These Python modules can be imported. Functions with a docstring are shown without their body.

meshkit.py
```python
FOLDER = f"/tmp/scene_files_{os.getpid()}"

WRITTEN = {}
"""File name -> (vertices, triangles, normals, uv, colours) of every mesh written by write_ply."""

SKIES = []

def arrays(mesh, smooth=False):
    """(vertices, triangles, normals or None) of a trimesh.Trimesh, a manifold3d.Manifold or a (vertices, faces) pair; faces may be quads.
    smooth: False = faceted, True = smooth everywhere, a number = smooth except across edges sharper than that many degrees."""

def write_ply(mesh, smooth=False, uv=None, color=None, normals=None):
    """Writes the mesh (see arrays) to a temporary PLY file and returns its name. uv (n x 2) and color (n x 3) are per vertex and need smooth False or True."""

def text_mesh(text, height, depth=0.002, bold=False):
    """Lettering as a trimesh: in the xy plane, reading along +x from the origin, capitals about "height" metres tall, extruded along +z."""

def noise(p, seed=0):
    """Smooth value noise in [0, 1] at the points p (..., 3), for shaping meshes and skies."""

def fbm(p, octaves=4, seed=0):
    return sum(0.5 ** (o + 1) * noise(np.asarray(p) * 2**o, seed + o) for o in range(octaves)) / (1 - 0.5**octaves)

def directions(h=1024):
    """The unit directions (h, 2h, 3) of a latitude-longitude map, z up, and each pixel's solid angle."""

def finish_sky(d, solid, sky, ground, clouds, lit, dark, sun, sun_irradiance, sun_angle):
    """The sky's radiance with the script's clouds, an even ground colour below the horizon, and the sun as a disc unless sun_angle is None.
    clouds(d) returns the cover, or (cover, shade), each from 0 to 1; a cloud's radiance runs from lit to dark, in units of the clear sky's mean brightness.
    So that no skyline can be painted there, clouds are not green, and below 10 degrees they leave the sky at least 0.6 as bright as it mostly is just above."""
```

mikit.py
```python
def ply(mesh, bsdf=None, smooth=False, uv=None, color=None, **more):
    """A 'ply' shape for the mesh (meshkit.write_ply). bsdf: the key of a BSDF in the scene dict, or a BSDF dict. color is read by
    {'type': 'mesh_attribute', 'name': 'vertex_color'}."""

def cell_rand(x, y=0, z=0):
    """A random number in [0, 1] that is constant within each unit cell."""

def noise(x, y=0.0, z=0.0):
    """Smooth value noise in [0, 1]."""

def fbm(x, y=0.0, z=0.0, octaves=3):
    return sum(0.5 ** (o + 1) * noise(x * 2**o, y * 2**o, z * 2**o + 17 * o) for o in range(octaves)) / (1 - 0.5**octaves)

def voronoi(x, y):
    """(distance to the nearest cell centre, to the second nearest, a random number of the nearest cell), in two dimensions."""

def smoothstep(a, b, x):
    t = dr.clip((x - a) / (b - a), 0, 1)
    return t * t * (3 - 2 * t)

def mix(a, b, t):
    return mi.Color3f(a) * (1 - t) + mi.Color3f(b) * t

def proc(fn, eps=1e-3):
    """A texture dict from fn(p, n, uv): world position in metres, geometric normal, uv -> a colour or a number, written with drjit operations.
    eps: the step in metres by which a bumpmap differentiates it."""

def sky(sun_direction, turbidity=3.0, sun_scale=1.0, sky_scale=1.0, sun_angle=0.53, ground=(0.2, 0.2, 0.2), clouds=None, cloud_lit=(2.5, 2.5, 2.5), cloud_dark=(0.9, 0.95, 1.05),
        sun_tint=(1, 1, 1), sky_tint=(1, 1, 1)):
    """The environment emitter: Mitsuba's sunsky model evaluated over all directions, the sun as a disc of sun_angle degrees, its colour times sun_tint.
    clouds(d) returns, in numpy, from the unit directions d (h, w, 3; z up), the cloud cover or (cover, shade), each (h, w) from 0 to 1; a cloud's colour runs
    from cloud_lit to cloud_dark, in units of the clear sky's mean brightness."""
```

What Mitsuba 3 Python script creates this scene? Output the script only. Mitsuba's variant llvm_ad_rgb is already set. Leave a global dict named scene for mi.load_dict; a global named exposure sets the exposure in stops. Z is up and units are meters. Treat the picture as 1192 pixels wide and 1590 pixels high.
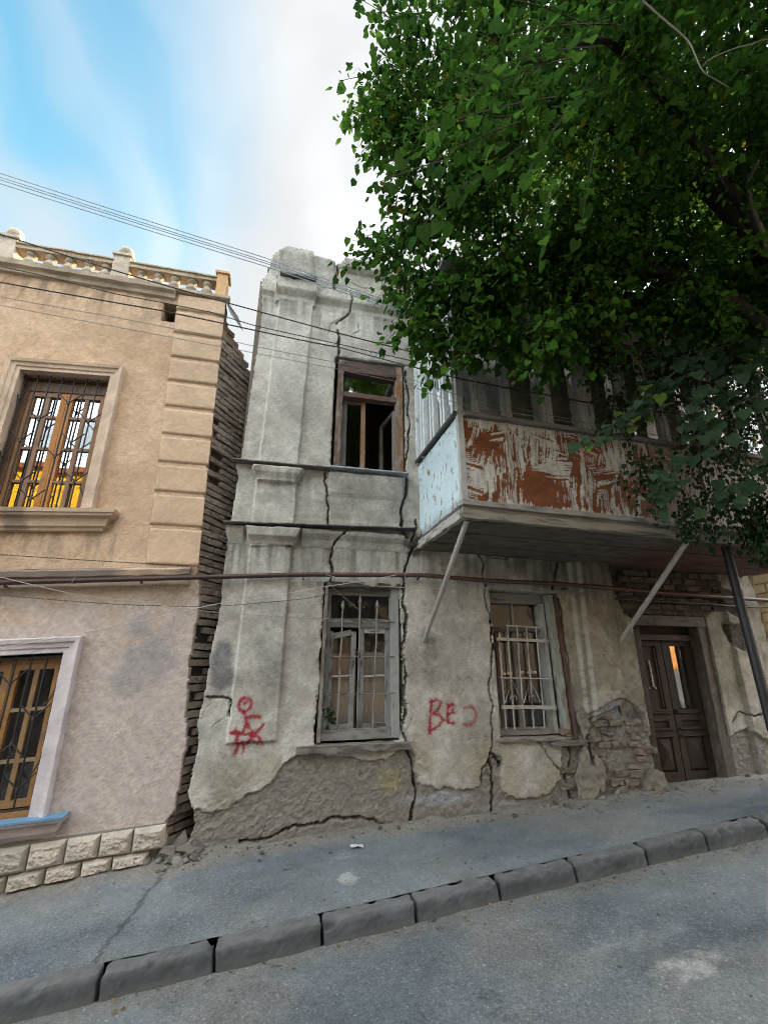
import math, numpy as np, trimesh, mitsuba as mi, drjit as dr, mikit, meshkit
from meshkit import fbm, noise

T = mi.ScalarTransform4f
# ------------------------------------------------------------------ camera, sky, exposure
EYE = np.array([0.0, -5.2, 0.0])                       # z = 0 is the photographer's eye height
PITCH, YAW = math.radians(18.55), math.radians(13.0)
FWD = [math.sin(YAW) * math.cos(PITCH), math.cos(YAW) * math.cos(PITCH), math.sin(PITCH)]
SUN = np.array([0.72, 0.66, 0.26])
exposure = 5.5


def clouds(d):
    x, y, z = d[..., 0], d[..., 1], d[..., 2]
    p = np.stack([x / (z + 0.35), y / (z + 0.35), 0 * z + 0.3], -1)
    w = fbm(p * 2.2 + 3.1, 4, 5)
    n = fbm(p * np.array([2.2, 0.9, 1]) + 1.3 * w[..., None], 6, 2)
    k = 0
    for gap, reach in (((-0.66, 0.42, 0.66), 0.29), ((-0.46, -0.76, 0.42), 0.31)):   # clear gaps: up to the left, and the one mirrored in the panes
        g = np.array(gap) / np.linalg.norm(gap)
        q = np.clip((d @ g + 0.16 * (w - 0.5) - (1 - reach)) / (reach * 0.85), 0, 1)
        k = np.maximum(k, q * q * (3 - 2 * q))
    c = np.clip((n + 0.62 - 0.74 * k) / 0.66 - 0.20, 0, 1)
    c = c * c * (3 - 2 * c)
    s = np.clip((fbm(p * 0.8 + 0.5 * w[..., None] + 78.81, 4, 8) - 0.50) / 0.13, 0, 1)  # offset chosen so cloud in view dims while unseen cloud lights the street
    s = s * s * (3 - 2 * s) * (1 - 0.10 * np.clip(fbm(p * np.array([5, 2.2, 1]) + 2.0 * w[..., None], 5, 12) - 0.36, 0, 0.4))
    return 0.98 * c, s


scene = {
    "camera": {"type": "perspective", "fov": 80.81, "fov_axis": "x", "near_clip": 0.05, "far_clip": 900.0,
               "to_world": T().look_at(origin=EYE.tolist(), target=(EYE + FWD).tolist(), up=[0, 0, 1])},
    "sky": mikit.sky(SUN.tolist(), turbidity=3, sun_scale=0.35, ground=(0.16, 0.15, 0.14), clouds=clouds, cloud_lit=(7.2, 7.4, 7.55), cloud_dark=(0.84, 0.855, 0.86), sky_tint=(0.225, 0.455, 0.415)),
}
labels = {}
rng = np.random.default_rng(7)

# ------------------------------------------------------------------ materials
VC = {"type": "mesh_attribute", "name": "vertex_color"}


def two(b):
    return {"type": "twosided", "bsdf": b}


def grain(p, n, uv):
    return 0.0022 * mikit.noise(p.x * 70 + 3 * p.z, p.y * 70, p.z * 70) + 0.0014 * mikit.noise(p.x * 190, p.y * 190, p.z * 190 + 9 * p.x)


def woodgrain(p, n, uv):
    return 0.0025 * mikit.noise(p.x * 160, p.y * 160, p.z * 12) + 0.0025 * mikit.noise(p.x * 14, p.y * 90, p.z * 110)


def asphalt(p, n, uv):
    big = mikit.fbm(p.x * 0.9, p.y * 1.7, 3.0, 3)
    mid = mikit.fbm(p.x * 7, p.y * 7, 1.0, 3)
    sp = mikit.noise(p.x * 150, p.y * 150, 5.0)
    sp2 = mikit.noise(p.x * 60, p.y * 60, 9.0)
    d = mikit.smoothstep(0.35, 0.75, mikit.fbm(p.x * 1.3 + 20, p.y * 2.2, 8.0, 3))
    c = mikit.mix((0.084, 0.102, 0.117), (0.132, 0.151, 0.165), mikit.smoothstep(0.3, 0.7, big))
    c = mikit.mix(c, (0.16, 0.155, 0.145), 0.55 * d)
    k = 0.47 + 0.35 * mid + 0.50 * sp + 0.25 * sp2
    rag = mikit.fbm(p.x * 14, p.y * 22, 6.0, 3)
    for cx, cy, rx, ry, a, tone in ((2.37, -2.49, 0.26, 0.11, 0.6, 0.34), (2.26, -2.2, 0.35, 0.10, 0.35, 0.26), (0.70, -0.94, 0.09, 0.13, 0.7, 0.34), (1.25, -2.37, 0.10, 0.12, 0.6, 0.05), (0.72, -0.5, 0.12, 0.08, 0.4, 0.3)):
        e = dr.square((p.x - cx) / rx) + dr.square((p.y - cy) / ry)
        m = a * mikit.smoothstep(1.3, -0.5, e + 2.2 * (rag - 0.5))
        c = mikit.mix(c, (tone, tone, tone * 0.98), m)
    v1, v2, _ = mikit.voronoi(p.x * 0.55 + 0.25 * rag + 3.3, p.y * 0.8 + 0.25 * mid)
    line = mikit.smoothstep(0.020, 0.006, v2 - v1) * mikit.smoothstep(0.52, 0.66, mikit.fbm(p.x * 0.7, p.y * 0.9, 12.0, 2))
    t = dr.clip(-p.y / 1.25, 0, 1)
    split = mikit.smoothstep(0.030, 0.008, dr.abs(p.x + 0.74 + 0.22 * t + 0.07 * (rag - 0.5))) * mikit.smoothstep(-1.4, -1.3, p.y) * 0.8
    k = k * (1 - dr.maximum(0.10 * line, 0.5 * split))
    gutter = mikit.smoothstep(0.22, 0.02, dr.abs(p.y + 1.53) + 0.12 * (rag - 0.5)) * 0.5
    c = mikit.mix(c, (0.13, 0.122, 0.108), gutter)
    oil = mikit.smoothstep(0.62, 0.70, mikit.fbm(p.x * 2.1 + 9, p.y * 3.1, 15.0, 3))
    c = c * (1 - 0.06 * oil)
    earth = mikit.smoothstep(0.9, 0.1, dr.square((p.x + 0.72) / 0.55) + dr.square((p.y + 0.05) / 0.42) + 1.6 * (rag - 0.5))
    foot = mikit.smoothstep(-0.34, -0.02, p.y + 0.3 * (rag - 0.5)) * 0.75
    c = mikit.mix(c, (0.175, 0.160, 0.138), dr.maximum(0.85 * earth, foot))
    light = mikit.smoothstep(0.86, 0.93, sp) * 0.12
    return c * k + light * mikit.smoothstep(0.5, 0.7, sp2)


def asphalt_bump(p, n, uv):
    return 0.004 * mikit.noise(p.x * 120, p.y * 120, 2.0) + 0.008 * mikit.fbm(p.x * 16, p.y * 16, 4.0, 2)


scene["mat_plaster"] = two({"type": "bumpmap", "nested_texture": mikit.proc(grain, 4e-3), "scale": 1.0,
                            "bsdf": {"type": "principled", "base_color": VC, "roughness": 0.93, "specular": 0.25}})
scene["mat_matte"] = two({"type": "principled", "base_color": VC, "roughness": 0.88, "specular": 0.3})
scene["mat_wood"] = two({"type": "bumpmap", "nested_texture": mikit.proc(woodgrain, 3e-3), "scale": 1.0,
                         "bsdf": {"type": "principled", "base_color": VC, "roughness": 0.72, "specular": 0.35}})
scene["mat_paint"] = two({"type": "principled", "base_color": VC, "roughness": 0.5, "specular": 0.45})
scene["mat_metal"] = two({"type": "principled", "base_color": VC, "roughness": 0.5, "metallic": 0.25})
scene["mat_asphalt"] = two({"type": "bumpmap", "nested_texture": mikit.proc(asphalt_bump, 3e-3), "scale": 1.0,
                            "bsdf": {"type": "principled", "base_color": mikit.proc(asphalt), "roughness": 0.9, "specular": 0.3}})
scene["mat_leaf"] = {"type": "principledthin", "base_color": VC, "roughness": 0.42, "diff_trans": 0.75, "eta": 1.42}
scene["mat_broad_leaf"] = {"type": "principledthin", "base_color": VC, "roughness": 0.42, "diff_trans": 0.5, "eta": 1.5}
scene["mat_glass"] = {"type": "thindielectric", "int_ior": 1.5}
scene["mat_mirror_glass"] = {"type": "thindielectric", "int_ior": 2.6}


# ------------------------------------------------------------------ mesh helpers
def C(v, base, amp=0.22, sc=5.0, seed=0, fine=0.12, stretch=(1, 1, 1)):
    """Vertex colours: a base colour with soft and fine mottling."""
    v = np.asarray(v, float) * np.asarray(stretch)
    k = 1 + amp * 2 * (fbm(v * sc + 11.3, 3, seed) - 0.5) + fine * 2 * (noise(v * sc * 9 + 3.7, seed + 9) - 0.5)
    return np.clip(np.asarray(base, float)[None] * k[:, None], 0.004, 0.92)


def peel(v, paint, under, amount=0.4, axis=2, seed=0, sc=1.0):
    """Flaking paint over bare wood: streaks along the given axis."""
    v = np.asarray(v, float)
    s = np.array([60.0, 60.0, 60.0]) * sc
    s[axis] = 9.0 * sc
    n = 0.6 * fbm(v * s * 0.5, 3, seed) + 0.4 * noise(v * s, seed + 4)
    m = np.clip((n - (1 - amount)) / 0.12 + 0.5, 0, 1)[:, None]
    return C(v, paint, 0.15, 6, seed) * (1 - m) + C(v, under, 0.3, 9, seed + 1) * m


def lin(n, a, b):
    return np.linspace(a, b, n + 1)


def grid_faces(nu, nv, o=0):
    i, j = np.meshgrid(np.arange(nu), np.arange(nv), indexing="ij")
    a = o + i * (nv + 1) + j
    q = np.stack([a, a + nv + 1, a + nv + 2, a + 1], -1).reshape(-1, 4)
    return np.vstack([q[:, [0, 1, 2]], q[:, [0, 2, 3]]])


def block(lx, ly, lz, res=0.05):
    """A box centred at the origin, its six sides as grids of cells of about res."""
    n = [max(1, min(60, int(round(l / res)))) for l in (lx, ly, lz)]
    L = (lx, ly, lz)
    V, F, o = [], [], 0
    for ax in range(3):
        a, b = (ax + 1) % 3, (ax + 2) % 3
        for s in (-1, 1):
            A, B = np.meshgrid(lin(n[a], -L[a] / 2, L[a] / 2), lin(n[b], -L[b] / 2, L[b] / 2), indexing="ij")
            v = np.zeros(A.shape + (3,))
            v[..., ax], v[..., a], v[..., b] = s * L[ax] / 2, A, B
            f = grid_faces(n[a], n[b], o)
            V.append(v.reshape(-1, 3))
            F.append(f if s > 0 else f[:, ::-1])
            o += len(V[-1])
    return np.vstack(V), np.vstack(F)


def box(x0, x1, y0, y1, z0, z1, res=0.06, jit=0.0, seed=0):
    v, f = block(x1 - x0, y1 - y0, z1 - z0, res)
    v = v + [(x0 + x1) / 2, (y0 + y1) / 2, (z0 + z1) / 2]
    return (wob(v, jit, seed), f)


def wob(v, jit, seed=0, sc=14.0):
    if not jit:
        return v
    return v + jit * 2 * np.stack([noise(v * sc + 5 * k, seed + k) - 0.5 for k in range(3)], -1)


def bar(p, q, w, d, res=0.05, jit=0.0015, side=(0, -1, 0), seed=0):
    """A board from p to q: w wide across, d deep along side."""
    p, q = np.asarray(p, float), np.asarray(q, float)
    L = np.linalg.norm(q - p)
    t = (q - p) / L
    s = np.asarray(side, float)
    if abs(s @ t) > 0.95:
        s = np.array([1.0, 0, 0])
    s = s - t * (s @ t)
    s /= np.linalg.norm(s)
    b = np.cross(t, s)
    v, f = block(L, d, w, res)
    v = (p + q) / 2 + v[:, :1] * t + v[:, 1:2] * s + v[:, 2:] * b
    if np.dot(np.cross(t, s), b) < 0:
        f = f[:, ::-1]
    return wob(v, jit, seed), f


def tube(pts, r, sides=6, cap=True):
    pts = np.asarray(pts, float)
    r = np.broadcast_to(r, (len(pts),))
    t = np.gradient(pts, axis=0)
    t /= np.linalg.norm(t, axis=1, keepdims=True) + 1e-12
    ref = np.where(np.abs(t[:, 2:]) < 0.9, [0, 0, 1.0], [1.0, 0, 0])
    a = np.cross(t, ref)
    a /= np.linalg.norm(a, axis=1, keepdims=True)
    b = np.cross(t, a)
    an = np.arange(sides) * 2 * np.pi / sides
    v = pts[:, None] + r[:, None, None] * (np.cos(an)[None, :, None] * a[:, None] + np.sin(an)[None, :, None] * b[:, None])
    i, j = np.meshgrid(np.arange(len(pts) - 1), np.arange(sides), indexing="ij")
    q = np.stack([i * sides + j, i * sides + (j + 1) % sides, (i + 1) * sides + (j + 1) % sides, (i + 1) * sides + j], -1).reshape(-1, 4)
    f = np.vstack([q[:, [0, 1, 2]], q[:, [0, 2, 3]]])
    v = v.reshape(-1, 3)
    if cap:
        n = len(v)
        v = np.vstack([v, pts[:1], pts[-1:]])
        k = np.arange(sides)
        f = np.vstack([f, np.stack([k, np.full(sides, n), (k + 1) % sides], -1)[:, ::-1], np.stack([n - 1 - sides + 1 + k, n - sides + (k + 1) % sides, np.full(sides, n + 1)], -1)])
    return v, f


def lathe(profile, x, y, sides=18):
    """profile: (radius, z) from bottom to top."""
    pr = np.asarray(profile, float)
    an = np.arange(sides) * 2 * np.pi / sides
    v = np.stack([x + pr[:, :1] * np.cos(an), y + pr[:, :1] * np.sin(an), np.repeat(pr[:, 1:], sides, 1)], -1).reshape(-1, 3)
    i, j = np.meshgrid(np.arange(len(pr) - 1), np.arange(sides), indexing="ij")
    q = np.stack([i * sides + j, i * sides + (j + 1) % sides, (i + 1) * sides + (j + 1) % sides, (i + 1) * sides + j], -1).reshape(-1, 4)
    return v, np.vstack([q[:, [0, 1, 2]], q[:, [0, 2, 3]]])


def moulding(profile, x0, x1, y=0.0, tilt=None, nx=40, returns=(1, 1)):
    """A horizontal moulding on a wall: profile (projection, z) from bottom to top, with mitred ends."""
    V, F, o = [], [], 0
    pr = np.asarray(profile, float)
    xs = lin(nx, 0, 1)
    rows = []
    for p, z in pr:
        a, b = x0 - p * returns[0], x1 + p * returns[1]
        X = a + (b - a) * xs
        row = [(a, y + 0.02, z)] + [(x, y - p, z) for x in X] + [(b, y + 0.02, z)]
        rows.append(row)
    v = np.array(rows)
    f = grid_faces(v.shape[0] - 1, v.shape[1] - 1)[:, ::-1]
    v = v.reshape(-1, 3)
    n = v.shape[0] // len(pr)
    top = [len(v) - n + k for k in range(n)]
    bot = list(range(n))
    extra = [[top[0], top[k], top[k + 1]] for k in range(1, n - 1)] + [[bot[0], bot[k + 1], bot[k]] for k in range(1, n - 1)]
    f = np.vstack([f, extra])
    if tilt is not None:
        v = v.copy()
        v[:, 2] += tilt(v[:, 0])
    return v, f


def cat(*ms):
    V, F, o = [], [], 0
    for v, f in ms:
        V.append(v)
        F.append(np.asarray(f) + o)
        o += len(v)
    return np.vstack(V), np.vstack(F)


def key(name):
    if name not in scene and name not in labels:
        return name
    k = 1
    while f"{name}_{k:03d}" in scene or f"{name}_{k:03d}" in labels:
        k += 1
    return f"{name}_{k:03d}"


def put(name, mesh, color, mat="mat_matte", smooth=False, **lab):
    """One entry of the scene; color is per vertex or one base colour."""
    v, f = mesh
    k = key(name)
    c = C(v, color) if np.ndim(color) == 1 else color
    scene[k] = mikit.ply((v, f), mat, smooth=smooth, color=c)
    if lab:
        labels[k] = lab
    return k


def glass(name, x0, x1, y, z0, z1, mat="mat_glass", **lab):
    k = key(name)
    t = rng.uniform(-0.004, 0.004, 4)
    v = np.array([[x0, y + t[0], z0], [x1, y + t[1], z0], [x1, y + t[2], z1], [x0, y + t[0] + t[2] - t[1], z1]])
    scene[k] = mikit.ply((v, np.array([[0, 1, 2], [0, 2, 3]])), mat)
    if lab:
        labels[k] = lab
    return k


def thing(name, label, cat_, group=None):
    k = key(name)
    labels[k] = {"label": label, "category": cat_}
    if group:
        labels[k]["group"] = group
    return k


def seg_dist(P, pts):
    """Distance of the points P (n, 2) to a polyline, and the position along it (0..1)."""
    best, along = np.full(len(P), 9.0), np.zeros(len(P))
    pts = np.asarray(pts, float)
    for k, (a, b) in enumerate(zip(pts[:-1], pts[1:])):
        ab = b - a
        t = np.clip(((P - a) @ ab) / (ab @ ab + 1e-12), 0, 1)
        d = np.hypot(*(P - a - t[:, None] * ab).T)
        along = np.where(d < best, (k + t) / (len(pts) - 1), along)
        best = np.minimum(best, d)
    return best, along


def sdf(P, poly):
    """Signed distance to a polygon, negative inside."""
    poly = np.asarray(poly, float)
    d, _ = seg_dist(P, np.vstack([poly, poly[:1]]))
    inside = np.zeros(len(P), bool)
    for a, b in zip(poly, np.roll(poly, -1, 0)):
        if a[1] == b[1]:
            continue
        c = (a[1] > P[:, 1]) != (b[1] > P[:, 1])
        inside ^= c & (P[:, 0] < (b[0] - a[0]) * (P[:, 1] - a[1]) / (b[1] - a[1]) + a[0])
    return np.where(inside, -d, d)


def ss(a, b, x):
    t = np.clip((x - a) / (b - a), 0, 1)
    return t * t * (3 - 2 * t)


def jag(pts, amp=0.2, n=3, seed=0):
    """Midpoint displacement, for cracks and broken edges."""
    r = np.random.default_rng(seed)
    pts = np.asarray(pts, float)
    for _ in range(n):
        a, b = pts[:-1], pts[1:]
        d = b - a
        m = (a + b) / 2 + np.stack([-d[:, 1], d[:, 0]], -1) * r.uniform(-amp, amp, (len(a), 1))
        out = np.empty((len(pts) * 2 - 1, 2))
        out[0::2], out[1::2] = pts, m
        pts = out
    return pts


# ------------------------------------------------------------------ the ground: road, pavement with kerb stones
KY = -1.45                                              # the kerb's street side


def kerb_z(x):
    return -1.807 + 0.0904 * np.asarray(x, float)


BASE_X = [-30, -6, -2.1, -0.6, 0.45, 1.5, 2.36, 3.47, 4.6, 6.2, 40]
BASE_Z = [-4.6, -2.2, -1.82, -1.645, -1.60, -1.56, -1.52, -1.45, -1.40, -1.33, 1.8]


def base_z(x):
    return np.interp(x, BASE_X, BASE_Z)


def sheet(xs, ys, zf):
    X, Y = np.meshgrid(xs, ys, indexing="ij")
    v = np.stack([X, Y, zf(X, Y)], -1).reshape(-1, 3)
    return v, grid_faces(len(xs) - 1, len(ys) - 1)


def spaced(a, b, lo, hi, fine, coarse):
    return np.unique(np.concatenate([np.arange(a, lo, coarse), np.arange(lo, hi, fine), np.arange(hi, b + 1e-6, coarse)]))


def road_z(x, y):
    p = np.stack([x * 1.1, y * 1.1, 0 * x], -1)
    return kerb_z(x) + 0.02 * (fbm(p, 3, 4) - 0.5) - 0.012 * np.exp(-((y - KY) / 0.25) ** 2) + 0.004 * (fbm(p * 9, 2, 5) - 0.5)


def pave_z(x, y):
    t = np.clip((y - (KY + 0.13)) / (0 - (KY + 0.13)), 0, 1.0)
    edge = kerb_z(x) + 0.112
    p = np.stack([x * 1.6, y * 1.6, 0 * x], -1)
    heap = 0.05 * np.exp(-((y + 0.0) / 0.14) ** 2) * fbm(p * 2.2, 3, 3)
    return edge * (1 - t) + (base_z(x) - 0.015) * t + 0.03 * (fbm(p, 3, 7) - 0.5) * (0.3 + t) + heap + 0.006 * (fbm(p * 8, 2, 9) - 0.5)


v, f = sheet(np.linspace(-260, 260, 53), np.linspace(-260, 260, 53), lambda x, y: np.clip(kerb_z(x), -14, 14) - 0.12 - 0.0 * y)
put("ground", (v, f), (0.12, 0.11, 0.09), kind="structure", label="bare ground around the street")
xs = spaced(-40, 40, -4.5, 8, 0.05, 0.6)
v, f = sheet(xs, spaced(-9.6, KY, -5.2, KY, 0.05, 0.4), road_z)
k = key("road")
scene[k] = mikit.ply((v, f), "mat_asphalt", smooth=True)
labels[k] = {"label": "grey worn asphalt road climbing to the right", "kind": "structure"}
v, f = sheet(xs, np.append(spaced(KY + 0.125, 0.15, KY + 0.125, 0.15, 0.04, 1), [0.6, 2, 6]), pave_z)
k = key("pavement")
scene[k] = mikit.ply((v, f), "mat_asphalt", smooth=True)
labels[k] = {"label": "grey asphalt pavement between the kerb and the cracked house", "kind": "structure"}
edges = [-3.45, -2.8, -2.16, -1.53, -0.88, -0.23, 0.45, 1.10, 1.75, 2.39, 3.05, 3.65, 4.30, 4.95, 5.6, 6.25, 6.9, 7.55, 8.2]
for i, (a, b) in enumerate(zip(edges[:-1], edges[1:])):
    r = np.random.default_rng(100 + i)
    vv, ff = block(b - a - 0.014, 0.15, 0.26, 0.022)
    rad = 0.022
    h = np.array([(b - a - 0.014) / 2, 0.075, 0.13])
    q = np.clip(vv, -(h - rad), h - rad)
    dl = vv - q
    L = np.linalg.norm(dl, axis=1, keepdims=True)
    vv = np.where(L > rad, q + dl / np.maximum(L, 1e-9) * rad, vv)
    vv = wob(wob(vv, 0.008, i, 7), 0.004, i + 50, 30)
    ch = fbm(vv * 11 + i * 3.1, 3, i)
    onedge = ss(0.045, 0.01, h[1] - np.abs(vv[:, 1])) * ss(0.045, 0.01, h[2] - vv[:, 2]) + 0.8 * ss(0.05, 0.01, h[0] - np.abs(vv[:, 0])) * ss(0.06, 0.01, h[2] - vv[:, 2])
    bite = np.clip(noise(vv * 17 + i * 7.7, i) - 0.52, 0, 1) * np.clip(onedge, 0, 1.2)
    vv = vv - bite[:, None] * np.array([0.02, 0.07, 0.09]) * np.sign(vv) * np.array([1, 1, 1])
    vv = vv * (1 - 0.05 * np.clip(ch - 0.6, 0, 1)[:, None] * 4 * np.array([0.3, 1, 1]))
    cx = (a + b) / 2
    ang = 0.0904 + r.uniform(-0.006, 0.006)
    vv = np.stack([cx + vv[:, 0] * math.cos(ang) - vv[:, 2] * math.sin(ang), KY + 0.065 + vv[:, 1] + vv[:, 0] * r.uniform(-0.012, 0.012) + r.uniform(-0.006, 0.006),
                   kerb_z(cx) - 0.012 + vv[:, 0] * math.sin(ang) + vv[:, 2] + r.uniform(-0.006, 0.004)], -1)
    tone = r.uniform(0.85, 1.12)
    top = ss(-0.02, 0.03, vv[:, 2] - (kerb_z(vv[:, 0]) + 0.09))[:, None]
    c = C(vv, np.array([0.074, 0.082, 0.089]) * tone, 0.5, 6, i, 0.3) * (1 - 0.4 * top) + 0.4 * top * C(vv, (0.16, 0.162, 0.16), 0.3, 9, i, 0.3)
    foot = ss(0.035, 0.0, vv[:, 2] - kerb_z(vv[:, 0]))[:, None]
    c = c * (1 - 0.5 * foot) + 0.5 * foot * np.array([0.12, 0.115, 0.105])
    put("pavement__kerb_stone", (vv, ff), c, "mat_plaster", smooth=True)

# ------------------------------------------------------------------ the cracked house: one displaced front, split into its parts
HOUSE = thing("cracked_house", "derelict grey plastered two storey house split by wide cracks, red graffiti on its front", "house")
H = HOUSE + "__"
RES = 0.0105
gx, gz = np.arange(-0.80, 6.92, RES), np.arange(-1.80, 5.76, RES)
GX, GZ = np.meshgrid(gx, gz, indexing="ij")
P = np.stack([GX.ravel(), GZ.ravel()], -1)
P3 = np.stack([P[:, 0], 0 * P[:, 0], P[:, 1]], -1)


def wv(sc, amp, seed):
    q = P3 * sc
    return amp * 2 * np.stack([fbm(q + 4.4, 3, seed) - 0.5, fbm(q + 9.9, 3, seed + 50) - 0.5], -1)


W1 = P + wv(9, 0.030, 21) + wv(34, 0.012, 23)           # ragged
W2 = P + wv(5, 0.012, 31)                               # slightly uneven mouldings
edge_poly = [(-0.44, 5.52), (-0.46, 5.3), (-0.53, 5.0), (-0.54, 4.8), (-0.51, 4.6), (-0.51, 3.9), (-0.54, 3.3), (-0.55, 2.77), (-0.57, 2.3), (-0.62, 2.26), (-0.58, 2.1), (-0.60, 1.55), (-0.64, 1.49),
             (-0.61, 1.22), (-0.62, 0.9), (-0.61, 0.5), (-0.66, 0.08), (-0.655, -0.1), (-0.67, -0.35), (-0.70, -0.55), (-0.665, -0.75), (-0.69, -0.95), (-0.71, -1.18), (-0.66, -1.29), (-0.62, -1.44), (-0.67, -1.62), (-0.67, -2.2),
             (7.4, -2.2), (7.4, -0.5), (6.70, 0.0), (6.70, 1.0), (6.62, 1.3), (6.62, 5.7), (1.6, 5.66), (0.56, 5.66), (0.53, 5.62), (0.49, 5.62), (0.16, 5.66), (0.12, 5.70), (-0.24, 5.70), (-0.34, 5.60), (-0.40, 5.60)]
lb = jag([(-0.9, -1.29), (-0.68, -1.29), (-0.48, -1.34), (-0.32, -1.31), (-0.16, -1.2), (0.05, -1.1), (0.16, -0.96), (0.3, -0.86), (0.44, -0.80), (1.46, -0.82), (1.54, -1.1), (1.58, -1.19), (1.93, -1.27), (2.27, -1.27), (2.33, -1.08), (2.40, -0.98),
          (2.53, -0.98), (2.53, -1.33), (2.67, -1.4), (2.91, -1.42), (3.25, -1.24), (3.29, -0.85)], 0.16, 3, 5)
top_poly = np.vstack([lb, [(3.31, -0.7), (3.5, -0.66), (3.84, -0.46), (4.15, -0.40), (4.38, -0.47), (4.50, -0.7), (4.6, -1.5), (5.5, -1.6), (5.6, -0.9), (6.0, -0.8), (6.3, -1.0), (7.5, -0.95), (7.5, 7), (-1.5, 7), (-1.5, -1.2)]])
s_top = sdf(W1, top_poly)
over_door = sdf(W1, [(4.30, 1.36), (4.33, 0.95), (4.42, 0.62), (4.6, 0.55), (5.7, 0.58), (5.95, 0.75), (6.3, 0.55), (6.35, 0.85), (6.1, 1.05), (6.0, 1.4)])
patch = sdf(W1, [(5.95, 0.52), (6.05, 0.2), (6.2, 0.15), (6.3, 0.5)])
s_loss = np.minimum(over_door, patch)
coat = ss(0.008, -0.008, s_top) * ss(-0.010, 0.010, s_loss)
f1 = fbm(P3 * 1.3, 4, 1)
f2 = fbm(P3 * 6.0, 4, 2)
f3 = fbm(P3 * 24.0, 3, 3)
f4 = noise(P3 * 70.0, 4)
rough = 0.55 * fbm(np.stack([P[:, 0] * 16 - P[:, 1] * 9, 0 * f1, P[:, 1] * 20 + P[:, 0] * 9], -1), 4, 6) + 0.45 * fbm(np.stack([P[:, 0] * 38 + P[:, 1] * 22, 0 * f1, P[:, 1] * 38 - P[:, 0] * 22], -1), 2, 16)
Hh = 0.028 * coat + (0.005 * (f2 - 0.5) + 0.0026 * (f3 - 0.5) + 0.0018 * (f4 - 0.5)) * coat + 0.012 * (f1 - 0.5)
Hh += (1 - coat) * (0.016 * (rough - 0.5) + 0.016 * (f3 - 0.5) + 0.010 * (f4 - 0.5))
lowrough = ss(0.30, 0.0, -s_top) * coat * (P[:, 1] < 0.0)   # the coat is coarse and blistered near its lower edge
Hh += lowrough * (0.018 * (rough - 0.5) + 0.010 * (f3 - 0.5))
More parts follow.
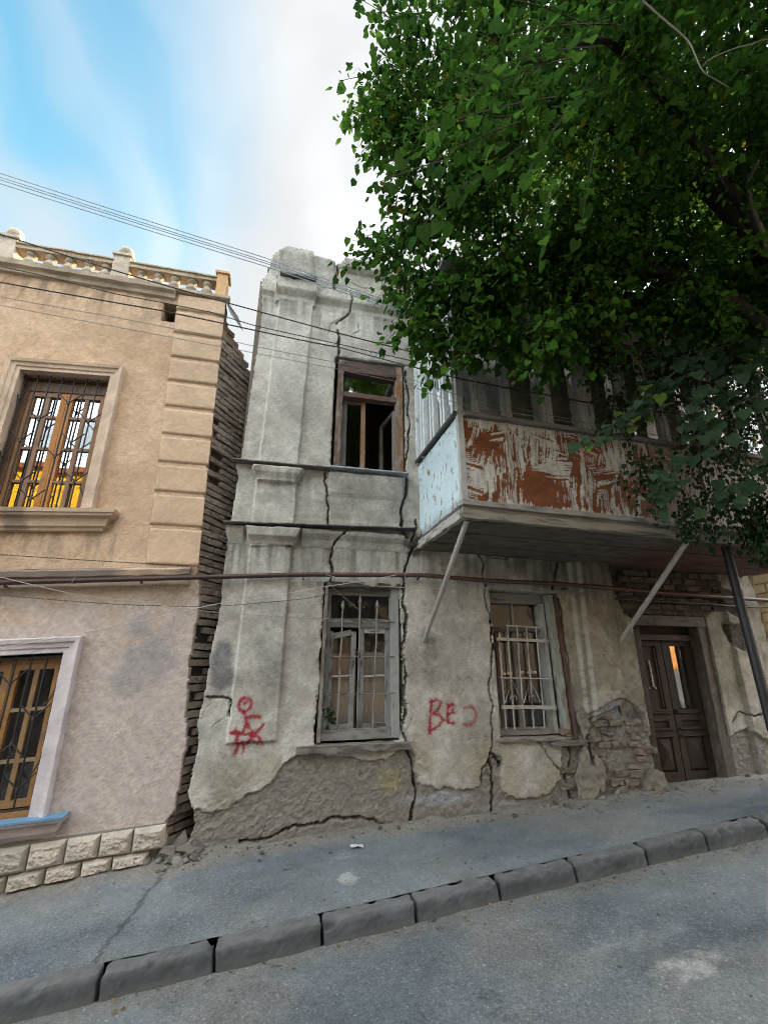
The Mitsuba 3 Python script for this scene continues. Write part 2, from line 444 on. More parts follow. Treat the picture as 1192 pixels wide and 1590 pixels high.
part = np.zeros(len(P), np.int8)                        # 0 wall, 1 pilaster, 2 cornice, 3 string moulding, 4 apron, 5 parapet


def raise_(poly, h, bev=0.012, which=None, warp=W2, prof=None):
    global Hh
    poly = np.asarray(poly, float)
    m = (P[:, 0] > poly[:, 0].min() - 0.06) & (P[:, 0] < poly[:, 0].max() + 0.06) & (P[:, 1] > poly[:, 1].min() - 0.06) & (P[:, 1] < poly[:, 1].max() + 0.06)
    i = np.nonzero(m)[0]
    s = sdf(warp[i], poly)
    k = ss(bev, -bev, s)
    if prof is not None:                                # a height that depends on z
        z0, z1 = poly[:, 1].min(), poly[:, 1].max()
        h = np.interp((P[i, 1] - z0) / (z1 - z0), *zip(*prof))
    Hh[i] = Hh[i] + h * k
    if which is not None:
        part[i[s < 0]] = which


def rect(x0, x1, z0, z1):
    return [(x0, z0), (x1, z0), (x1, z1), (x0, z1)]


cove = [(0, 0.0), (0.35, 0.03), (0.55, 0.11), (0.62, 0.12), (1, 0.125)]
raise_([(-0.35, 2.28), (0.11, 2.26), (0.175, 4.70), (-0.285, 4.70)], 0.055, 0.010, 1)                     # upper pilaster
raise_([(-0.34, 4.70), (0.20, 4.70), (0.21, 5.05), (-0.35, 5.05)], 0.055, 0.010, 2, prof=[(0, 0.055), (0.28, 0.07), (0.42, 0.13), (0.5, 0.15), (1, 0.15)])
raise_(rect(-0.56, -0.34, 4.70, 5.02), 0, 0.010, 2, prof=[(0, 0.0), (0.28, 0.02), (0.42, 0.07), (1, 0.09)])
raise_(rect(0.20, 6.6, 4.70, 5.03), 0, 0.010, 2, prof=[(0, 0.0), (0.30, 0.015), (0.48, 0.08), (0.56, 0.09), (0.98, 0.10), (1, 0.06)])
raise_([(-0.36, 5.06), (0.17, 5.06), (0.14, 5.72), (-0.24, 5.72), (-0.36, 5.6)], 0.06, 0.012, 5)
raise_([(0.17, 5.05), (0.455, 5.05), (0.455, 5.64), (0.15, 5.66)], 0.025, 0.010, 5)
raise_([(0.53, 5.05), (6.6, 5.05), (6.6, 5.68), (0.55, 5.68)], 0.02, 0.010, 5)
raise_([(0.58, 5.44), (6.6, 5.46), (6.6, 5.68), (0.58, 5.67)], 0, 0.010, 5, prof=[(0, 0.02), (0.25, 0.07), (1, 0.075)])
raise_(rect(-0.36, 0.115, 1.50, 2.05), 0.055, 0.010, 1)                                                     # pedestal between the ledges
raise_([(-0.34, 2.02), (0.09, 2.04), (0.18, 2.22), (-0.42, 2.22)], 0, 0.010, 2, prof=[(0, 0.055), (0.35, 0.09), (0.6, 0.13), (1, 0.14)])
raise_([(-0.36, 1.25), (0.12, 1.27), (0.20, 1.47), (-0.43, 1.47)], 0, 0.010, 2, prof=[(0, 0.05), (0.3, 0.08), (0.5, 0.14), (1, 0.15)])
raise_([(-0.40, -0.75), (0.078, -0.74), (0.105, 1.26), (-0.355, 1.26)], 0.05, 0.010, 1)                    # lower pilaster
raise_(rect(0.20, 1.44, 1.27, 1.48), 0, 0.010, 3, prof=[(0, 0.0), (0.15, 0.02), (0.45, 0.04), (0.75, 0.10), (1, 0.11)])
raise_(rect(-0.66, -0.43, 1.27, 1.48), 0, 0.010, 12, prof=[(0, 0.0), (0.4, 0.04), (0.75, 0.07), (1, 0.08)])
raise_(rect(0.49, 1.43, 1.93, 2.24), 0, 0.010, 4, prof=[(0, 0.025), (0.15, 0.045), (0.45, 0.055), (0.7, 0.075), (1, 0.08)])
raise_(rect(0.52, 1.42, 1.62, 1.93), 0.022, 0.008, 4)
raise_(rect(0.52, 1.42, 1.54, 1.62), 0.035, 0.010, 4)
raise_([(3.66, -0.62), (4.17, -0.46), (4.23, 1.36), (3.68, 1.36)], 0.055, 0.010, 1)
raise_([(3.745, -0.66), (4.165, -0.45), (4.225, 1.36), (3.78, 1.36)], 0.06, 0.010, 1)
raise_([(6.02, -1.5), (6.50, -1.5), (6.45, 1.0), (6.05, 1.0)], 0.05, 0.014, 1)
raise_(rect(1.44, 3.66, 1.28, 1.36), 0.02, 0.015, None)

cracks = [  # points, width, depth, seed
    ([(0.50, 5.75), (0.47, 5.61), (0.49, 5.4), (0.45, 5.10)], 0.020, 0.10, 1),
    ([(0.70, 5.06), (0.715, 4.9), (0.70, 4.76), (0.60, 4.62), (0.51, 4.51)], 0.012, 0.06, 2),
    ([(0.60, 4.62), (0.50, 4.56), (0.43, 4.48), (0.39, 4.30)], 0.002, 0.014, 3),
    ([(0.82, 4.56), (0.84, 4.46), (0.76, 4.40)], 0.002, 0.012, 34),
    ([(0.535, 4.40), (0.55, 4.2), (0.56, 4.04), (0.535, 3.90)], 0.020, 0.10, 4),
    ([(0.45, 2.24), (0.44, 2.12), (0.49, 1.98), (0.50, 1.7), (0.53, 1.52)], 0.008, 0.07, 5),
    ([(0.74, 1.50), (0.67, 1.43), (0.60, 1.36), (0.57, 1.28), (0.56, 1.1), (0.55, 0.86)], 0.011, 0.08, 6),
    ([(1.51, 3.9), (1.525, 3.3), (1.52, 2.92), (1.50, 2.55), (1.49, 2.21)], 0.011, 0.08, 7),
    ([(1.50, 2.25), (1.49, 2.08), (1.46, 1.98), (1.42, 1.86), (1.40, 1.80), (1.41, 1.58), (1.50, 1.47)], 0.022, 0.12, 8),
    ([(1.60, 1.70), (1.56, 1.48), (1.55, 1.36), (1.52, 1.24), (1.46, 1.12), (1.44, 0.98), (1.43, 0.86)], 0.016, 0.12, 9),
    ([(1.43, 0.86), (1.42, 0.70), (1.45, 0.58), (1.45, 0.36), (1.435, 0.0), (1.44, -0.50), (1.405, -0.72), (1.45, -0.88), (1.51, -1.06), (1.54, -1.25), (1.50, -1.45), (1.44, -1.62)], 0.018, 0.10, 10),
    ([(2.48, 0.88), (2.51, 0.6), (2.52, 0.34), (2.50, 0.0), (2.48, -0.48), (2.44, -0.80), (2.42, -0.91)], 0.007, 0.06, 11),
    ([(2.42, -0.91), (2.39, -1.03), (2.41, -1.25), (2.40, -1.4), (2.38, -1.55)], 0.016, 0.10, 12),
    ([(2.42, -0.95), (2.53, -1.06), (2.50, -1.08)], 0.020, 0.07, 15),
    ([(2.39, -1.0), (2.30, -1.10), (2.28, -1.22)], 0.013, 0.06, 16),
    ([(3.41, -0.90), (3.39, -1.11), (3.31, -1.22), (3.33, -1.35), (3.38, -1.5)], 0.016, 0.09, 17),
    ([(3.66, -0.75), (3.68, -0.98), (3.69, -1.2), (3.70, -1.36), (3.63, -1.5)], 0.010, 0.08, 18),
    ([(-0.64, -0.32), (-0.5, -0.33), (-0.39, -0.36), (-0.40, -0.5)], 0.006, 0.05, 19),
    ([(3.62, 1.38), (3.49, 1.12), (3.42, 0.90)], 0.012, 0.07, 20),
    ([(3.46, 0.80), (3.50, 0.54), (3.48, 0.2), (3.49, -0.3), (3.52, -0.62)], 0.011, 0.06, 21),
    ([(1.62, 1.40), (2.05, 1.36), (2.35, 1.33), (2.9, 1.30)], 0.004, 0.03, 22),
    ([(2.40, 1.33), (2.48, 1.2), (2.46, 1.05), (2.50, 0.9)], 0.006, 0.05, 23),
    ([(3.93, 0.1), (4.0, -0.02), (4.15, -0.06), (4.2, 0.05)], 0.002, 0.012, 24),
    ([(4.21, 0.2), (4.19, -0.3), (4.17, -0.6)], 0.008, 0.05, 25),
    ([(1.30, -1.58), (0.95, -1.47), (0.55, -1.50), (0.1, -1.58), (-0.2, -1.6)], 0.010, 0.06, 26),
    ([(-0.35, 5.045), (-0.1, 5.03), (0.2, 5.06), (0.6, 5.03), (1.2, 5.02), (1.6, 5.0)], 0.008, 0.06, 28),
    ([(0.70, 5.28), (0.95, 5.22), (1.2, 5.26), (1.3, 5.12)], 0.002, 0.012, 29),
    ([(0.3, 4.62), (0.28, 4.4), (0.33, 4.2)], 0.002, 0.008, 30),
    ([(3.0, -0.84), (3.1, -1.0), (3.27, -1.15)], 0.004, 0.03, 31),
    ([(5.78, -0.72), (5.9, -0.6), (6.1, -0.66), (6.3, -0.6), (6.7, -0.63)], 0.006, 0.05, 32),
]
r_c = np.random.default_rng(77)
for pts, w, dep, sd in list(cracks):
    if w < 0.006:
        continue
    pts = np.asarray(pts, float)
    for _ in range(1 + int(2 * len(pts) / 4)):
        q = int(r_c.integers(0, len(pts) - 1))
        a0 = pts[q] + (pts[q + 1] - pts[q]) * r_c.random()
        an = r_c.choice([-1, 1]) * r_c.uniform(0.4, 1.5) + (0 if r_c.random() < 0.5 else math.pi)
        tdir = (pts[q + 1] - pts[q]) / np.linalg.norm(pts[q + 1] - pts[q])
        dv = np.array([math.cos(an) * tdir[0] - math.sin(an) * tdir[1], math.sin(an) * tdir[0] + math.cos(an) * tdir[1]])
        L = r_c.uniform(0.08, 0.30)
        cracks.append(([a0, a0 + dv * L * 0.5 + r_c.normal(0, 0.02, 2), a0 + dv * L + r_c.normal(0, 0.03, 2)], 0.001, 0.007, 100 + len(cracks)))
crack = np.zeros(len(P))


def wv_at(i):                                            # crumbling edges
    q = P3[i] * 55
    return 0.016 * np.stack([noise(q * 1.3 + 4.4, 61) - 0.5, noise(q * 1.3 + 9.9, 62) - 0.5], -1) + 0.007 * np.stack([noise(q * 0.3 + 4.4, 63) - 0.5, noise(q * 0.3 + 9.9, 64) - 0.5], -1)


near = np.full(len(P), 9.0)
for pts, w, dep, sd in cracks:
    j = jag(pts, 0.10, 4, sd)
    lo, hi = j.min(0) - 0.09, j.max(0) + 0.09
    i = np.nonzero(((P > lo) & (P < hi)).all(1))[0]
    d, al = seg_dist(P[i] + wv_at(i), j)
    ww = 0.50 * w * (0.1 + 1.3 * noise(np.stack([al * 19, 0 * al, 0 * al + sd], -1), sd)) + 0.002
    k = ss(ww + 0.0055, ww, d) * dep
    crack[i] = np.maximum(crack[i], k)
    near[i] = np.minimum(near[i], d)
Hh -= crack
# openings
op = {"upper": [(0.515, 2.275), (1.475, 2.305), (1.485, 3.98), (0.525, 3.97)], "left": jag([(0.47, -0.79), (1.37, -0.79), (1.375, 0.86), (0.50, 0.87), (0.49, 0.3), (0.50, -0.1), (0.47, -0.5), (0.46, -0.7)], 0.05, 2, 3),
      "right": [(2.55, -0.80), (3.47, -0.82), (3.47, 0.84), (2.535, 0.86)], "door": [(4.52, -1.55), (5.68, -1.55), (5.72, 0.60), (4.53, 0.61)]}
hole = sdf(P, edge_poly) if False else None
keep = sdf(P + wv(14, 0.016, 41) + wv(50, 0.006, 43), edge_poly) < 0
for nm, o in op.items():
    s = sdf(P + wv(20, 0.006 if nm != "right" else 0.003, 60), o)
    keep &= s > 0
    if nm in ("upper", "left"):                         # crumbled arrises
        Hh -= 0.03 * ss(0.035, 0.0, s) * ss(0.45, 0.6, f3)
# colour: coats, stains and dirt of the plaster, and sky light painted on arrises
tone = ss(0.25, 0.75, f1 * 0.6 + f2 * 0.4)[:, None]
c_top = np.array([0.268, 0.256, 0.230]) * (1 - tone) + np.array([0.485, 0.474, 0.438]) * tone
yel = (ss(3.0, 3.9, P[:, 0] + 0.5 * (f1 - 0.5)) * ss(-0.9, -0.2, P[:, 1]) * ss(4.4, 2.2, P[:, 1]))[:, None]
c_top = c_top * (1 - 0.75 * yel) + 0.75 * yel * np.array([0.27, 0.245, 0.18]) * (0.7 + 0.6 * tone)
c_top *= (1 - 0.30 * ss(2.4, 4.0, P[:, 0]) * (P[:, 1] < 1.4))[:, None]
trowel = fbm(np.stack([P[:, 0] * 22 + 4 * f1, 0 * f1, P[:, 1] * 5], -1), 4, 25)
patchy = ss(0.50, 0.545, fbm(P3 * 1.7 + 31, 4, 26))
patchy2 = ss(0.56, 0.60, fbm(P3 * np.array([3.1, 1, 2.2]) + 57, 4, 27))
pits = ss(0.80, 0.92, noise(P3 * 48, 28)) * ss(0.45, 0.65, f2)
c_top *= (0.80 + 0.40 * trowel)[:, None] * (1 - 0.09 * patchy)[:, None] * (1 + 0.08 * patchy2)[:, None] * (1 - 0.25 * pits)[:, None]
c_top = c_top * (1 - 0.25 * patchy2[:, None]) + 0.25 * patchy2[:, None] * np.array([0.38, 0.36, 0.315]) * (0.7 + 0.6 * tone)
c_low = np.array([0.195, 0.184, 0.162]) * (0.60 + 0.7 * rough[:, None] + 0.25 * (f3[:, None] - 0.5))
ochre = (ss(0.42, 0.62, fbm(P3 * 3.1 + 7, 3, 15)) * ss(0.35, 0.05, -s_top) * (P[:, 1] < -0.6))[:, None]
c_top = c_top * (1 - 0.5 * ochre) + 0.5 * ochre * np.array([0.26, 0.225, 0.15])
c_brick = np.array([0.13, 0.105, 0.085]) * (0.6 + 0.8 * f3[:, None])
low_mask = ss(0.0, -0.02, s_loss)[:, None]
c_under = c_low * (1 - low_mask) + low_mask * np.array([0.07, 0.06, 0.05]) * (0.5 + f2[:, None])
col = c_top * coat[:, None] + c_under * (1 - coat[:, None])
streak = fbm(np.stack([P[:, 0] * 16, 0 * f1, P[:, 1] * 1.3], -1), 3, 17)
for x0, x1, z1, L, a in [(-0.65, 1.5, 1.28, 0.75, 0.55), (-0.5, 0.5, 2.2, 0.5, 0.35), (-0.5, 1.6, 4.75, 0.7, 0.4), (1.5, 4.3, 1.3, 0.8, 0.5), (0.4, 1.5, 0.88, 0.25, 0.3), (-0.5, 0.5, 5.6, 0.4, 0.3)]:
    m = ((P[:, 0] > x0) & (P[:, 0] < x1)) * ss(L, 0.0, z1 - P[:, 1]) * (P[:, 1] < z1)
    col *= (1 - a * m * ss(0.35, 0.7, streak))[:, None]
for cx, cz, rx, rz, cc, a in [(-0.53, -0.05, 0.13, 0.28, (0.10, 0.10, 0.115), 0.75), (0.0, 0.05, 0.2, 0.25, (0.2, 0.2, 0.19), 0.5), (0.2, 0.3, 0.12, 0.8, (0.40, 0.39, 0.36), 0.35), (1.25, -1.15, 0.15, 0.12, (0.26, 0.235, 0.12), 0.6), (1.85, -1.36, 0.4, 0.07, (0.30, 0.315, 0.35), 0.6),
                              (3.95, -0.55, 0.2, 0.18, (0.20, 0.21, 0.23), 0.8), (3.95, -0.72, 0.14, 0.10, (0.07, 0.07, 0.08), 0.8), (4.36, -0.62, 0.12, 0.12, (0.07, 0.07, 0.08), 0.8), (2.55, -1.47, 0.5, 0.06, (0.28, 0.29, 0.32), 0.5), (-0.1, 0.55, 0.25, 0.2, (0.18, 0.18, 0.18), 0.5),
                              (-0.36, -1.1, 0.25, 0.35, (0.22, 0.20, 0.16), 0.6), (1.72, 0.1, 0.1, 0.35, (0.15, 0.145, 0.14), 0.45), (0.05, 3.4, 0.3, 1.0, (0.36, 0.345, 0.31), 0.35)]:
    e = ((P[:, 0] - cx) / rx) ** 2 + ((P[:, 1] - cz) / rz) ** 2
    m = a * ss(1.3, 0.2, e + 1.6 * (f2 - 0.5)) 
    col = col * (1 - m[:, None]) + m[:, None] * np.array(cc) * (0.7 + 0.6 * f3[:, None])
chip = (ss(0.018, 0.0, np.abs(s_top)) * (P[:, 1] < 0))[:, None] * ss(0.35, 0.7, f2)[:, None]
col = col * (1 - 0.5 * chip) + 0.5 * chip * np.array([0.36, 0.34, 0.29])
col *= (0.80 + 0.40 * f4[:, None]) * (0.86 + 0.28 * f3[:, None])
dust = ss(0.22, 0.0, P[:, 1] - base_z(P[:, 0]))[:, None]
col = col * (1 - 0.4 * dust) + 0.4 * dust * np.array([0.15, 0.145, 0.135])
for line_ in ([(3.68, 1.36), (3.66, -0.62)], [(3.78, 1.36), (3.745, -0.66)], [(-0.285, 4.7), (-0.35, 2.28)], [(-0.355, 1.26), (-0.40, -0.72)]):   # sky light on the left arrises, painted in as pale lines
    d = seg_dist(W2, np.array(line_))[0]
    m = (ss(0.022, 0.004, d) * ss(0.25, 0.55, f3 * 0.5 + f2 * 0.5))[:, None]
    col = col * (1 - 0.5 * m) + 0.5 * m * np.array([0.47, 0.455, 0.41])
d_c = ss(0.002, 0.02, crack)[:, None]
col = col * (1 - 0.6 * d_c) + 0.6 * d_c * np.array([0.10, 0.085, 0.07])
# sprayed red figure and letters
t = np.linspace(0, 2 * np.pi, 18)
strokes = [np.stack([-0.255 + 0.062 * np.cos(t), -0.395 + 0.062 * np.sin(t)], -1), [(-0.262, -0.39), (-0.256, -0.372)], [(-0.27, -0.455), (-0.245, -0.50), (-0.225, -0.57)], [(-0.235, -0.52), (-0.175, -0.505), (-0.105, -0.515)],
           [(-0.225, -0.57), (-0.25, -0.64)], [(-0.225, -0.57), (-0.165, -0.645)], [(-0.365, -0.655), (-0.31, -0.645), (-0.25, -0.665), (-0.17, -0.675), (-0.11, -0.645), (-0.06, -0.585)],
           [(-0.325, -0.62), (-0.33, -0.66)], [(-0.295, -0.66), (-0.305, -0.72), (-0.29, -0.78), (-0.315, -0.85)], [(-0.29, -0.755), (-0.255, -0.74), (-0.235, -0.785), (-0.235, -0.83)], [(-0.16, -0.67), (-0.175, -0.715), (-0.205, -0.755)], [(-0.165, -0.70), (-0.125, -0.685), (-0.085, -0.71), (-0.065, -0.76)], [(-0.14, -0.735), (-0.105, -0.765), (-0.08, -0.74)],
           [(1.735, -0.40), (1.72, -0.55), (1.70, -0.73)], [(1.72, -0.41), (1.80, -0.385), (1.85, -0.42), (1.81, -0.49), (1.75, -0.53)], [(1.75, -0.53), (1.83, -0.545), (1.865, -0.60), (1.80, -0.66), (1.71, -0.70)],
           [(1.93, -0.44), (1.915, -0.55), (1.925, -0.62), (1.98, -0.635)], [(1.93, -0.47), (1.985, -0.43), (2.00, -0.45)], [(1.92, -0.535), (1.99, -0.525), (1.985, -0.49)],
           [(2.13, -0.475), (2.20, -0.465), (2.25, -0.50), (2.265, -0.56), (2.235, -0.62), (2.17, -0.655), (2.10, -0.645)]]
for n_, s_ in enumerate(strokes):
    s_ = np.asarray(s_, float)
    i = np.nonzero(((P > s_.min(0) - 0.08) & (P < s_.max(0) + 0.08)).all(1))[0]
    d, al = seg_dist(P[i], s_)
    a = 0.88 if s_[0][0] < 2.05 else 0.5
    dens = 0.55 + 0.75 * noise(np.stack([P[i, 0] * 24, 0 * d, P[i, 1] * 24], -1), n_)
    m = a * np.clip(dens, 0, 1) * ss(0.025, 0.006, d + 0.018 * (f4[i] - 0.5) + 0.012 * (f3[i] - 0.5)) + 0.16 * ss(0.055, 0.01, d)
    m = np.clip(m, 0, 0.92)[:, None]
    col[i] = col[i] * (1 - m) + m * np.array([0.235, 0.016, 0.030]) * (0.75 + 0.5 * f3[i][:, None])
i = np.nonzero((np.abs(P[:, 0] - 2.08) < 0.24) & (np.abs(P[:, 1] - 0.16 + 0.32) < 0.06))[0]   # faint grey scribble
d = seg_dist(P[i], [(1.88, -0.13), (1.93, -0.2), (1.96, -0.12), (2.02, -0.19), (2.06, -0.13), (2.12, -0.2), (2.18, -0.14), (2.25, -0.19)])[0]
col[i] *= 1 - 0.25 * ss(0.012, 0.004, d)[:, None]
col = np.clip(col, 0.01, 0.8)

V = np.stack([P[:, 0], -Hh, P[:, 1]], -1)
nx_, nz_ = len(gx), len(gz)
i, j = np.meshgrid(np.arange(nx_ - 1), np.arange(nz_ - 1), indexing="ij")
a = (i * nz_ + j).ravel()
quads = np.stack([a, a + nz_, a + nz_ + 1, a + 1], -1)
quads = quads[keep[quads].all(1)]


def split(quads, V, col, names, part, mat, pre, back=0.30, extra_lab=None):
    und = {}
    e = np.vstack([quads[:, [0, 1]], quads[:, [1, 2]], quads[:, [2, 3]], quads[:, [3, 0]]])
    es = np.sort(e, 1)
    _, first, cnt = np.unique(es[:, 0].astype(np.int64) * len(V) + es[:, 1], return_index=True, return_counts=True)
    be = e[first[cnt == 1]]
    for k, name in names.items():
        q = quads[part[quads[:, 0]] == k]
        if not len(q):
            continue
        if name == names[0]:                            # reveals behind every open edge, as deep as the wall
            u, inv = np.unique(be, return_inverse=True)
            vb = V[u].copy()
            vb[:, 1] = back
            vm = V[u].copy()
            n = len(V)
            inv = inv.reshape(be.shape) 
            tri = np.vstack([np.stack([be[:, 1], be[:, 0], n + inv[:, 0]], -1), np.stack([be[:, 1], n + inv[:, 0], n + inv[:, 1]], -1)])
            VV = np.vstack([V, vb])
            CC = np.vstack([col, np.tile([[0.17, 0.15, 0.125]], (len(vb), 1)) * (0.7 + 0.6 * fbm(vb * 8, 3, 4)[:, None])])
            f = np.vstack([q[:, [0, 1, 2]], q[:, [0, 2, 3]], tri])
        else:
            VV, CC, f = V, col, np.vstack([q[:, [0, 1, 2]], q[:, [0, 2, 3]]])
        use, inv = np.unique(f, return_inverse=True)
        put(pre + name, (VV[use], inv.reshape(f.shape)), CC[use], mat, smooth=True)


# the pilasters and caps are separate parts on the left and on the right
lab_part = part.copy()
lab_part[(part == 1) & (P[:, 0] < 1) & (P[:, 1] < 1.4)] = 6
lab_part[(part == 1) & (P[:, 0] < 1) & (P[:, 1] > 1.4) & (P[:, 1] < 2.2)] = 7
lab_part[(part == 1) & (P[:, 0] > 3) & (P[:, 0] < 5)] = 8
lab_part[(part == 1) & (P[:, 0] > 5)] = 9
lab_part[(part == 2) & (P[:, 1] < 2.3) & (P[:, 1] > 1.8)] = 10
lab_part[(part == 2) & (P[:, 1] < 1.8)] = 11
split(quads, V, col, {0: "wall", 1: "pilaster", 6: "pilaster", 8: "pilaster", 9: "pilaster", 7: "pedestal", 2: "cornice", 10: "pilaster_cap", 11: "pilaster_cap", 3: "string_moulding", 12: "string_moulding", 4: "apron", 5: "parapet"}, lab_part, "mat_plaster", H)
# the body behind the front
from shapely import Polygon


def prism(poly, z0, z1):
    m = trimesh.creation.extrude_polygon(Polygon(poly), z1 - z0, engine="earcut")
    m = m.subdivide_to_size(0.8)
    return np.array(m.vertices) + [0, 0, z0], np.array(m.faces)


shell = cat(prism([(-0.60, 0.30), (-0.34, 0.30), (2.95, 5.0), (2.65, 5.0)], -2.2, 5.35), box(6.3, 6.58, 0.30, 5.0, -2.0, 5.35, 0.8), box(2.65, 6.58, 5.0, 5.25, -2.2, 5.35, 0.8))
put(H + "side_wall", shell, (0.2, 0.17, 0.14), "mat_plaster")
put(H + "roof", cat(*[prism([(-0.5, 0.12), (6.56, 0.12), (6.56, 5.2), (2.75, 5.2)], a, b) for a, b in ((5.36, 5.46), (1.40, 1.62), (-1.9, -1.66))]), (0.12, 0.10, 0.09))
put(H + "partition", cat(box(1.95, 2.1, 0.31, 2.6, -1.6, 5.3, 0.5), box(4.1, 4.25, 0.31, 4.99, -1.6, 5.3, 0.5), box(1.05, 6.3, 2.4, 2.5, -1.6, 5.3, 0.5)), (0.14, 0.12, 0.10))

# exposed bricks low on the right and beside the door
zone = [(3.33, -0.72), (3.52, -0.70), (3.66, -0.95), (3.68, -0.60), (3.84, -0.62), (4.15, -0.50), (4.38, -0.62), (4.49, -0.60), (4.50, -1.42), (3.36, -1.52), (3.26, -1.22)]
r = np.random.default_rng(3)
n_b = 0
for row in range(14):
    z = -1.50 + row * 0.078 
    x = 3.22 + (0.11 if row % 2 else 0.0)
    while x < 4.52:
        L = 0.215 + r.uniform(-0.03, 0.02)
        if r.random() < 0.25:
            L *= 0.5
        cx, cz = x + L / 2, z + 0.034
        s = sdf(np.array([[cx, cz]]), zone)[0]
        if s < 0.005 and not (3.35 < cx < 3.63 and r.random() < 0.55) and cz > base_z(cx) - 0.03 and r.random() < 0.50:
            v, f = block(L - 0.014, 0.10, 0.062, 0.028)
            v = wob(v * (1 - 0.10 * (np.abs(v[:, :1]) > L * 0.45)), 0.018, row * 40 + n_b, 19)
            v = v + [cx, 0.022 - r.uniform(-0.012, 0.018), cz + r.uniform(-0.006, 0.006)]
            red = r.random()
            base = np.array([0.155, 0.085, 0.065]) if (red < 0.3 and -1.05 < cz < -0.7) else np.array([0.14, 0.122, 0.10]) * r.uniform(0.7, 1.15)
            m = ss(0.4, 0.65, fbm(v * 13 + n_b, 3, 8))[:, None]
            put(H + "brick", (v, f), C(v, base, 0.4, 12, n_b) * (1 - 0.75 * m) + 0.75 * m * np.array([0.20, 0.185, 0.16]), "mat_plaster")
            n_b += 1
        x += L
# leaning slabs of plaster left standing on the bricks
for n_, (poly, y0, th) in enumerate([([(3.45, -1.46), (3.62, -1.44), (3.67, -1.38), (3.60, -0.98), (3.54, -0.90), (3.50, -1.0), (3.42, -1.2)], -0.075, 0.06), ([(3.70, -1.0), (3.75, -1.05), (3.74, -1.36), (3.71, -1.38)], -0.07, 0.05),
                                      ([(3.53, -0.55), (3.60, -0.48), (3.66, -0.60), (3.65, -0.78), (3.57, -0.82), (3.55, -0.7)], -0.06, 0.07), ([(4.30, -1.42), (4.56, -1.44), (4.55, -1.22), (4.46, -1.18), (4.38, -1.25)], -0.10, 0.10)]):
    m = trimesh.creation.extrude_polygon(Polygon(jag(poly + poly[:1], 0.15, 2, n_)), th, engine="earcut")
    m = m.subdivide_to_size(0.03)
    v = np.stack([m.vertices[:, 0], y0 + th - m.vertices[:, 2], m.vertices[:, 1]], -1)
    v = wob(v, 0.014, n_, 16)
    put(H + "plaster_slab", (v, np.asarray(m.faces)[:, ::-1]), C(v, (0.20, 0.185, 0.155), 0.4, 9, n_, 0.25), "mat_plaster")
# dark courses above the door
for row in range(6):
    z = 0.72 + row * 0.088
    x = 4.40 + (0.10 if row % 2 else 0)
    while x < 6.0:
        L = 0.21 + r.uniform(-0.02, 0.02)
        if r.random() < 0.86:
            v, f = block(L - 0.018, 0.10, 0.066, 0.035)
            v = wob(v, 0.012, row + int(x * 90), 20) + [x + L / 2, 0.012 - r.uniform(-0.02, 0.02), z]
            put(H + "brick", (v, f), C(v, np.array([0.10, 0.085, 0.07]) * r.uniform(0.6, 1.25), 0.4, 10, row), "mat_plaster")
        x += L

# metal ledges and gutter scraps
DK = (0.125, 0.118, 0.110)
put(H + "ledge", wob2 := box(-0.64, 0.50, -0.15, 0.0, 2.259, 2.269, 0.03, 0.006), C(wob2[0], DK, 0.5, 6), "mat_metal")
put(H + "ledge", wob2 := bar((-0.66, -0.10, 1.485), (1.585, -0.10, 1.555), 0.010, 0.17, 0.03, 0.007), C(wob2[0], DK, 0.5, 6, 2), "mat_metal")
put(H + "ledge", wob2 := box(0.49, 1.49, -0.17, 0.06, 2.268, 2.285, 0.03, 0.003), C(wob2[0], (0.34, 0.37, 0.40), 0.4, 6, 3), "mat_metal", label="pale tin sill under the upper window")
put(H + "ledge", wob2 := box(1.18, 1.75, -0.14, 0.0, 5.005, 5.02, 0.03, 0.004), C(wob2[0], DK, 0.4, 6, 4), "mat_metal")
put(H + "ledge", wob2 := box(-0.30, 0.20, -0.235, -0.05, 5.055, 5.075, 0.03, 0.012), C(wob2[0], (0.17, 0.16, 0.14), 0.5, 6, 5), "mat_plaster")

BROWN, PALE, GREYW = (0.075, 0.042, 0.030), (0.26, 0.268, 0.265), (0.16, 0.15, 0.14)


def wood(name, m, paint, under=(0.075, 0.06, 0.05), amount=0.3, axis=2, seed=0, mat="mat_wood", **lab):
    return put(name, m, peel(m[0], paint, under, amount, axis, seed), mat, **lab)


# upper window, one leaf swung open
Wn = key(H + "window")
labels[Wn] = {"label": "upper window with brown flaking frame and one leaf open"}
y = 0.05
wood(Wn + "__lintel", bar((0.56, y, 3.86), (1.44, y, 3.86), 0.17, 0.12, 0.03, 0.004), (0.10, 0.062, 0.048), (0.05, 0.04, 0.035), 0.45, 0, 1)
wood(Wn + "__frame", bar((0.585, y, 2.29), (0.605, y, 3.95), 0.075, 0.12, 0.025, 0.006), (0.12, 0.075, 0.058), (0.20, 0.17, 0.15), 0.45, 2, 2)
wood(Wn + "__frame", bar((1.415, y, 2.30), (1.415, y, 3.95), 0.085, 0.14, 0.025, 0.006), (0.20, 0.105, 0.05), (0.23, 0.19, 0.16), 0.45, 2, 3)
wood(Wn + "__frame", bar((0.63, y, 3.42), (1.38, y, 3.42), 0.07, 0.11, 0.025, 0.003), (0.11, 0.065, 0.05), (0.2, 0.17, 0.15), 0.35, 0, 4)
wood(Wn + "__frame", bar((0.63, y, 3.785), (1.38, y, 3.785), 0.04, 0.09, 0.03, 0.002), (0.09, 0.055, 0.045), (0.05, 0.04, 0.035), 0.3, 0, 5)
glass(Wn + "__pane", 0.64, 1.38, y + 0.02, 3.455, 3.765, "mat_mirror_glass")
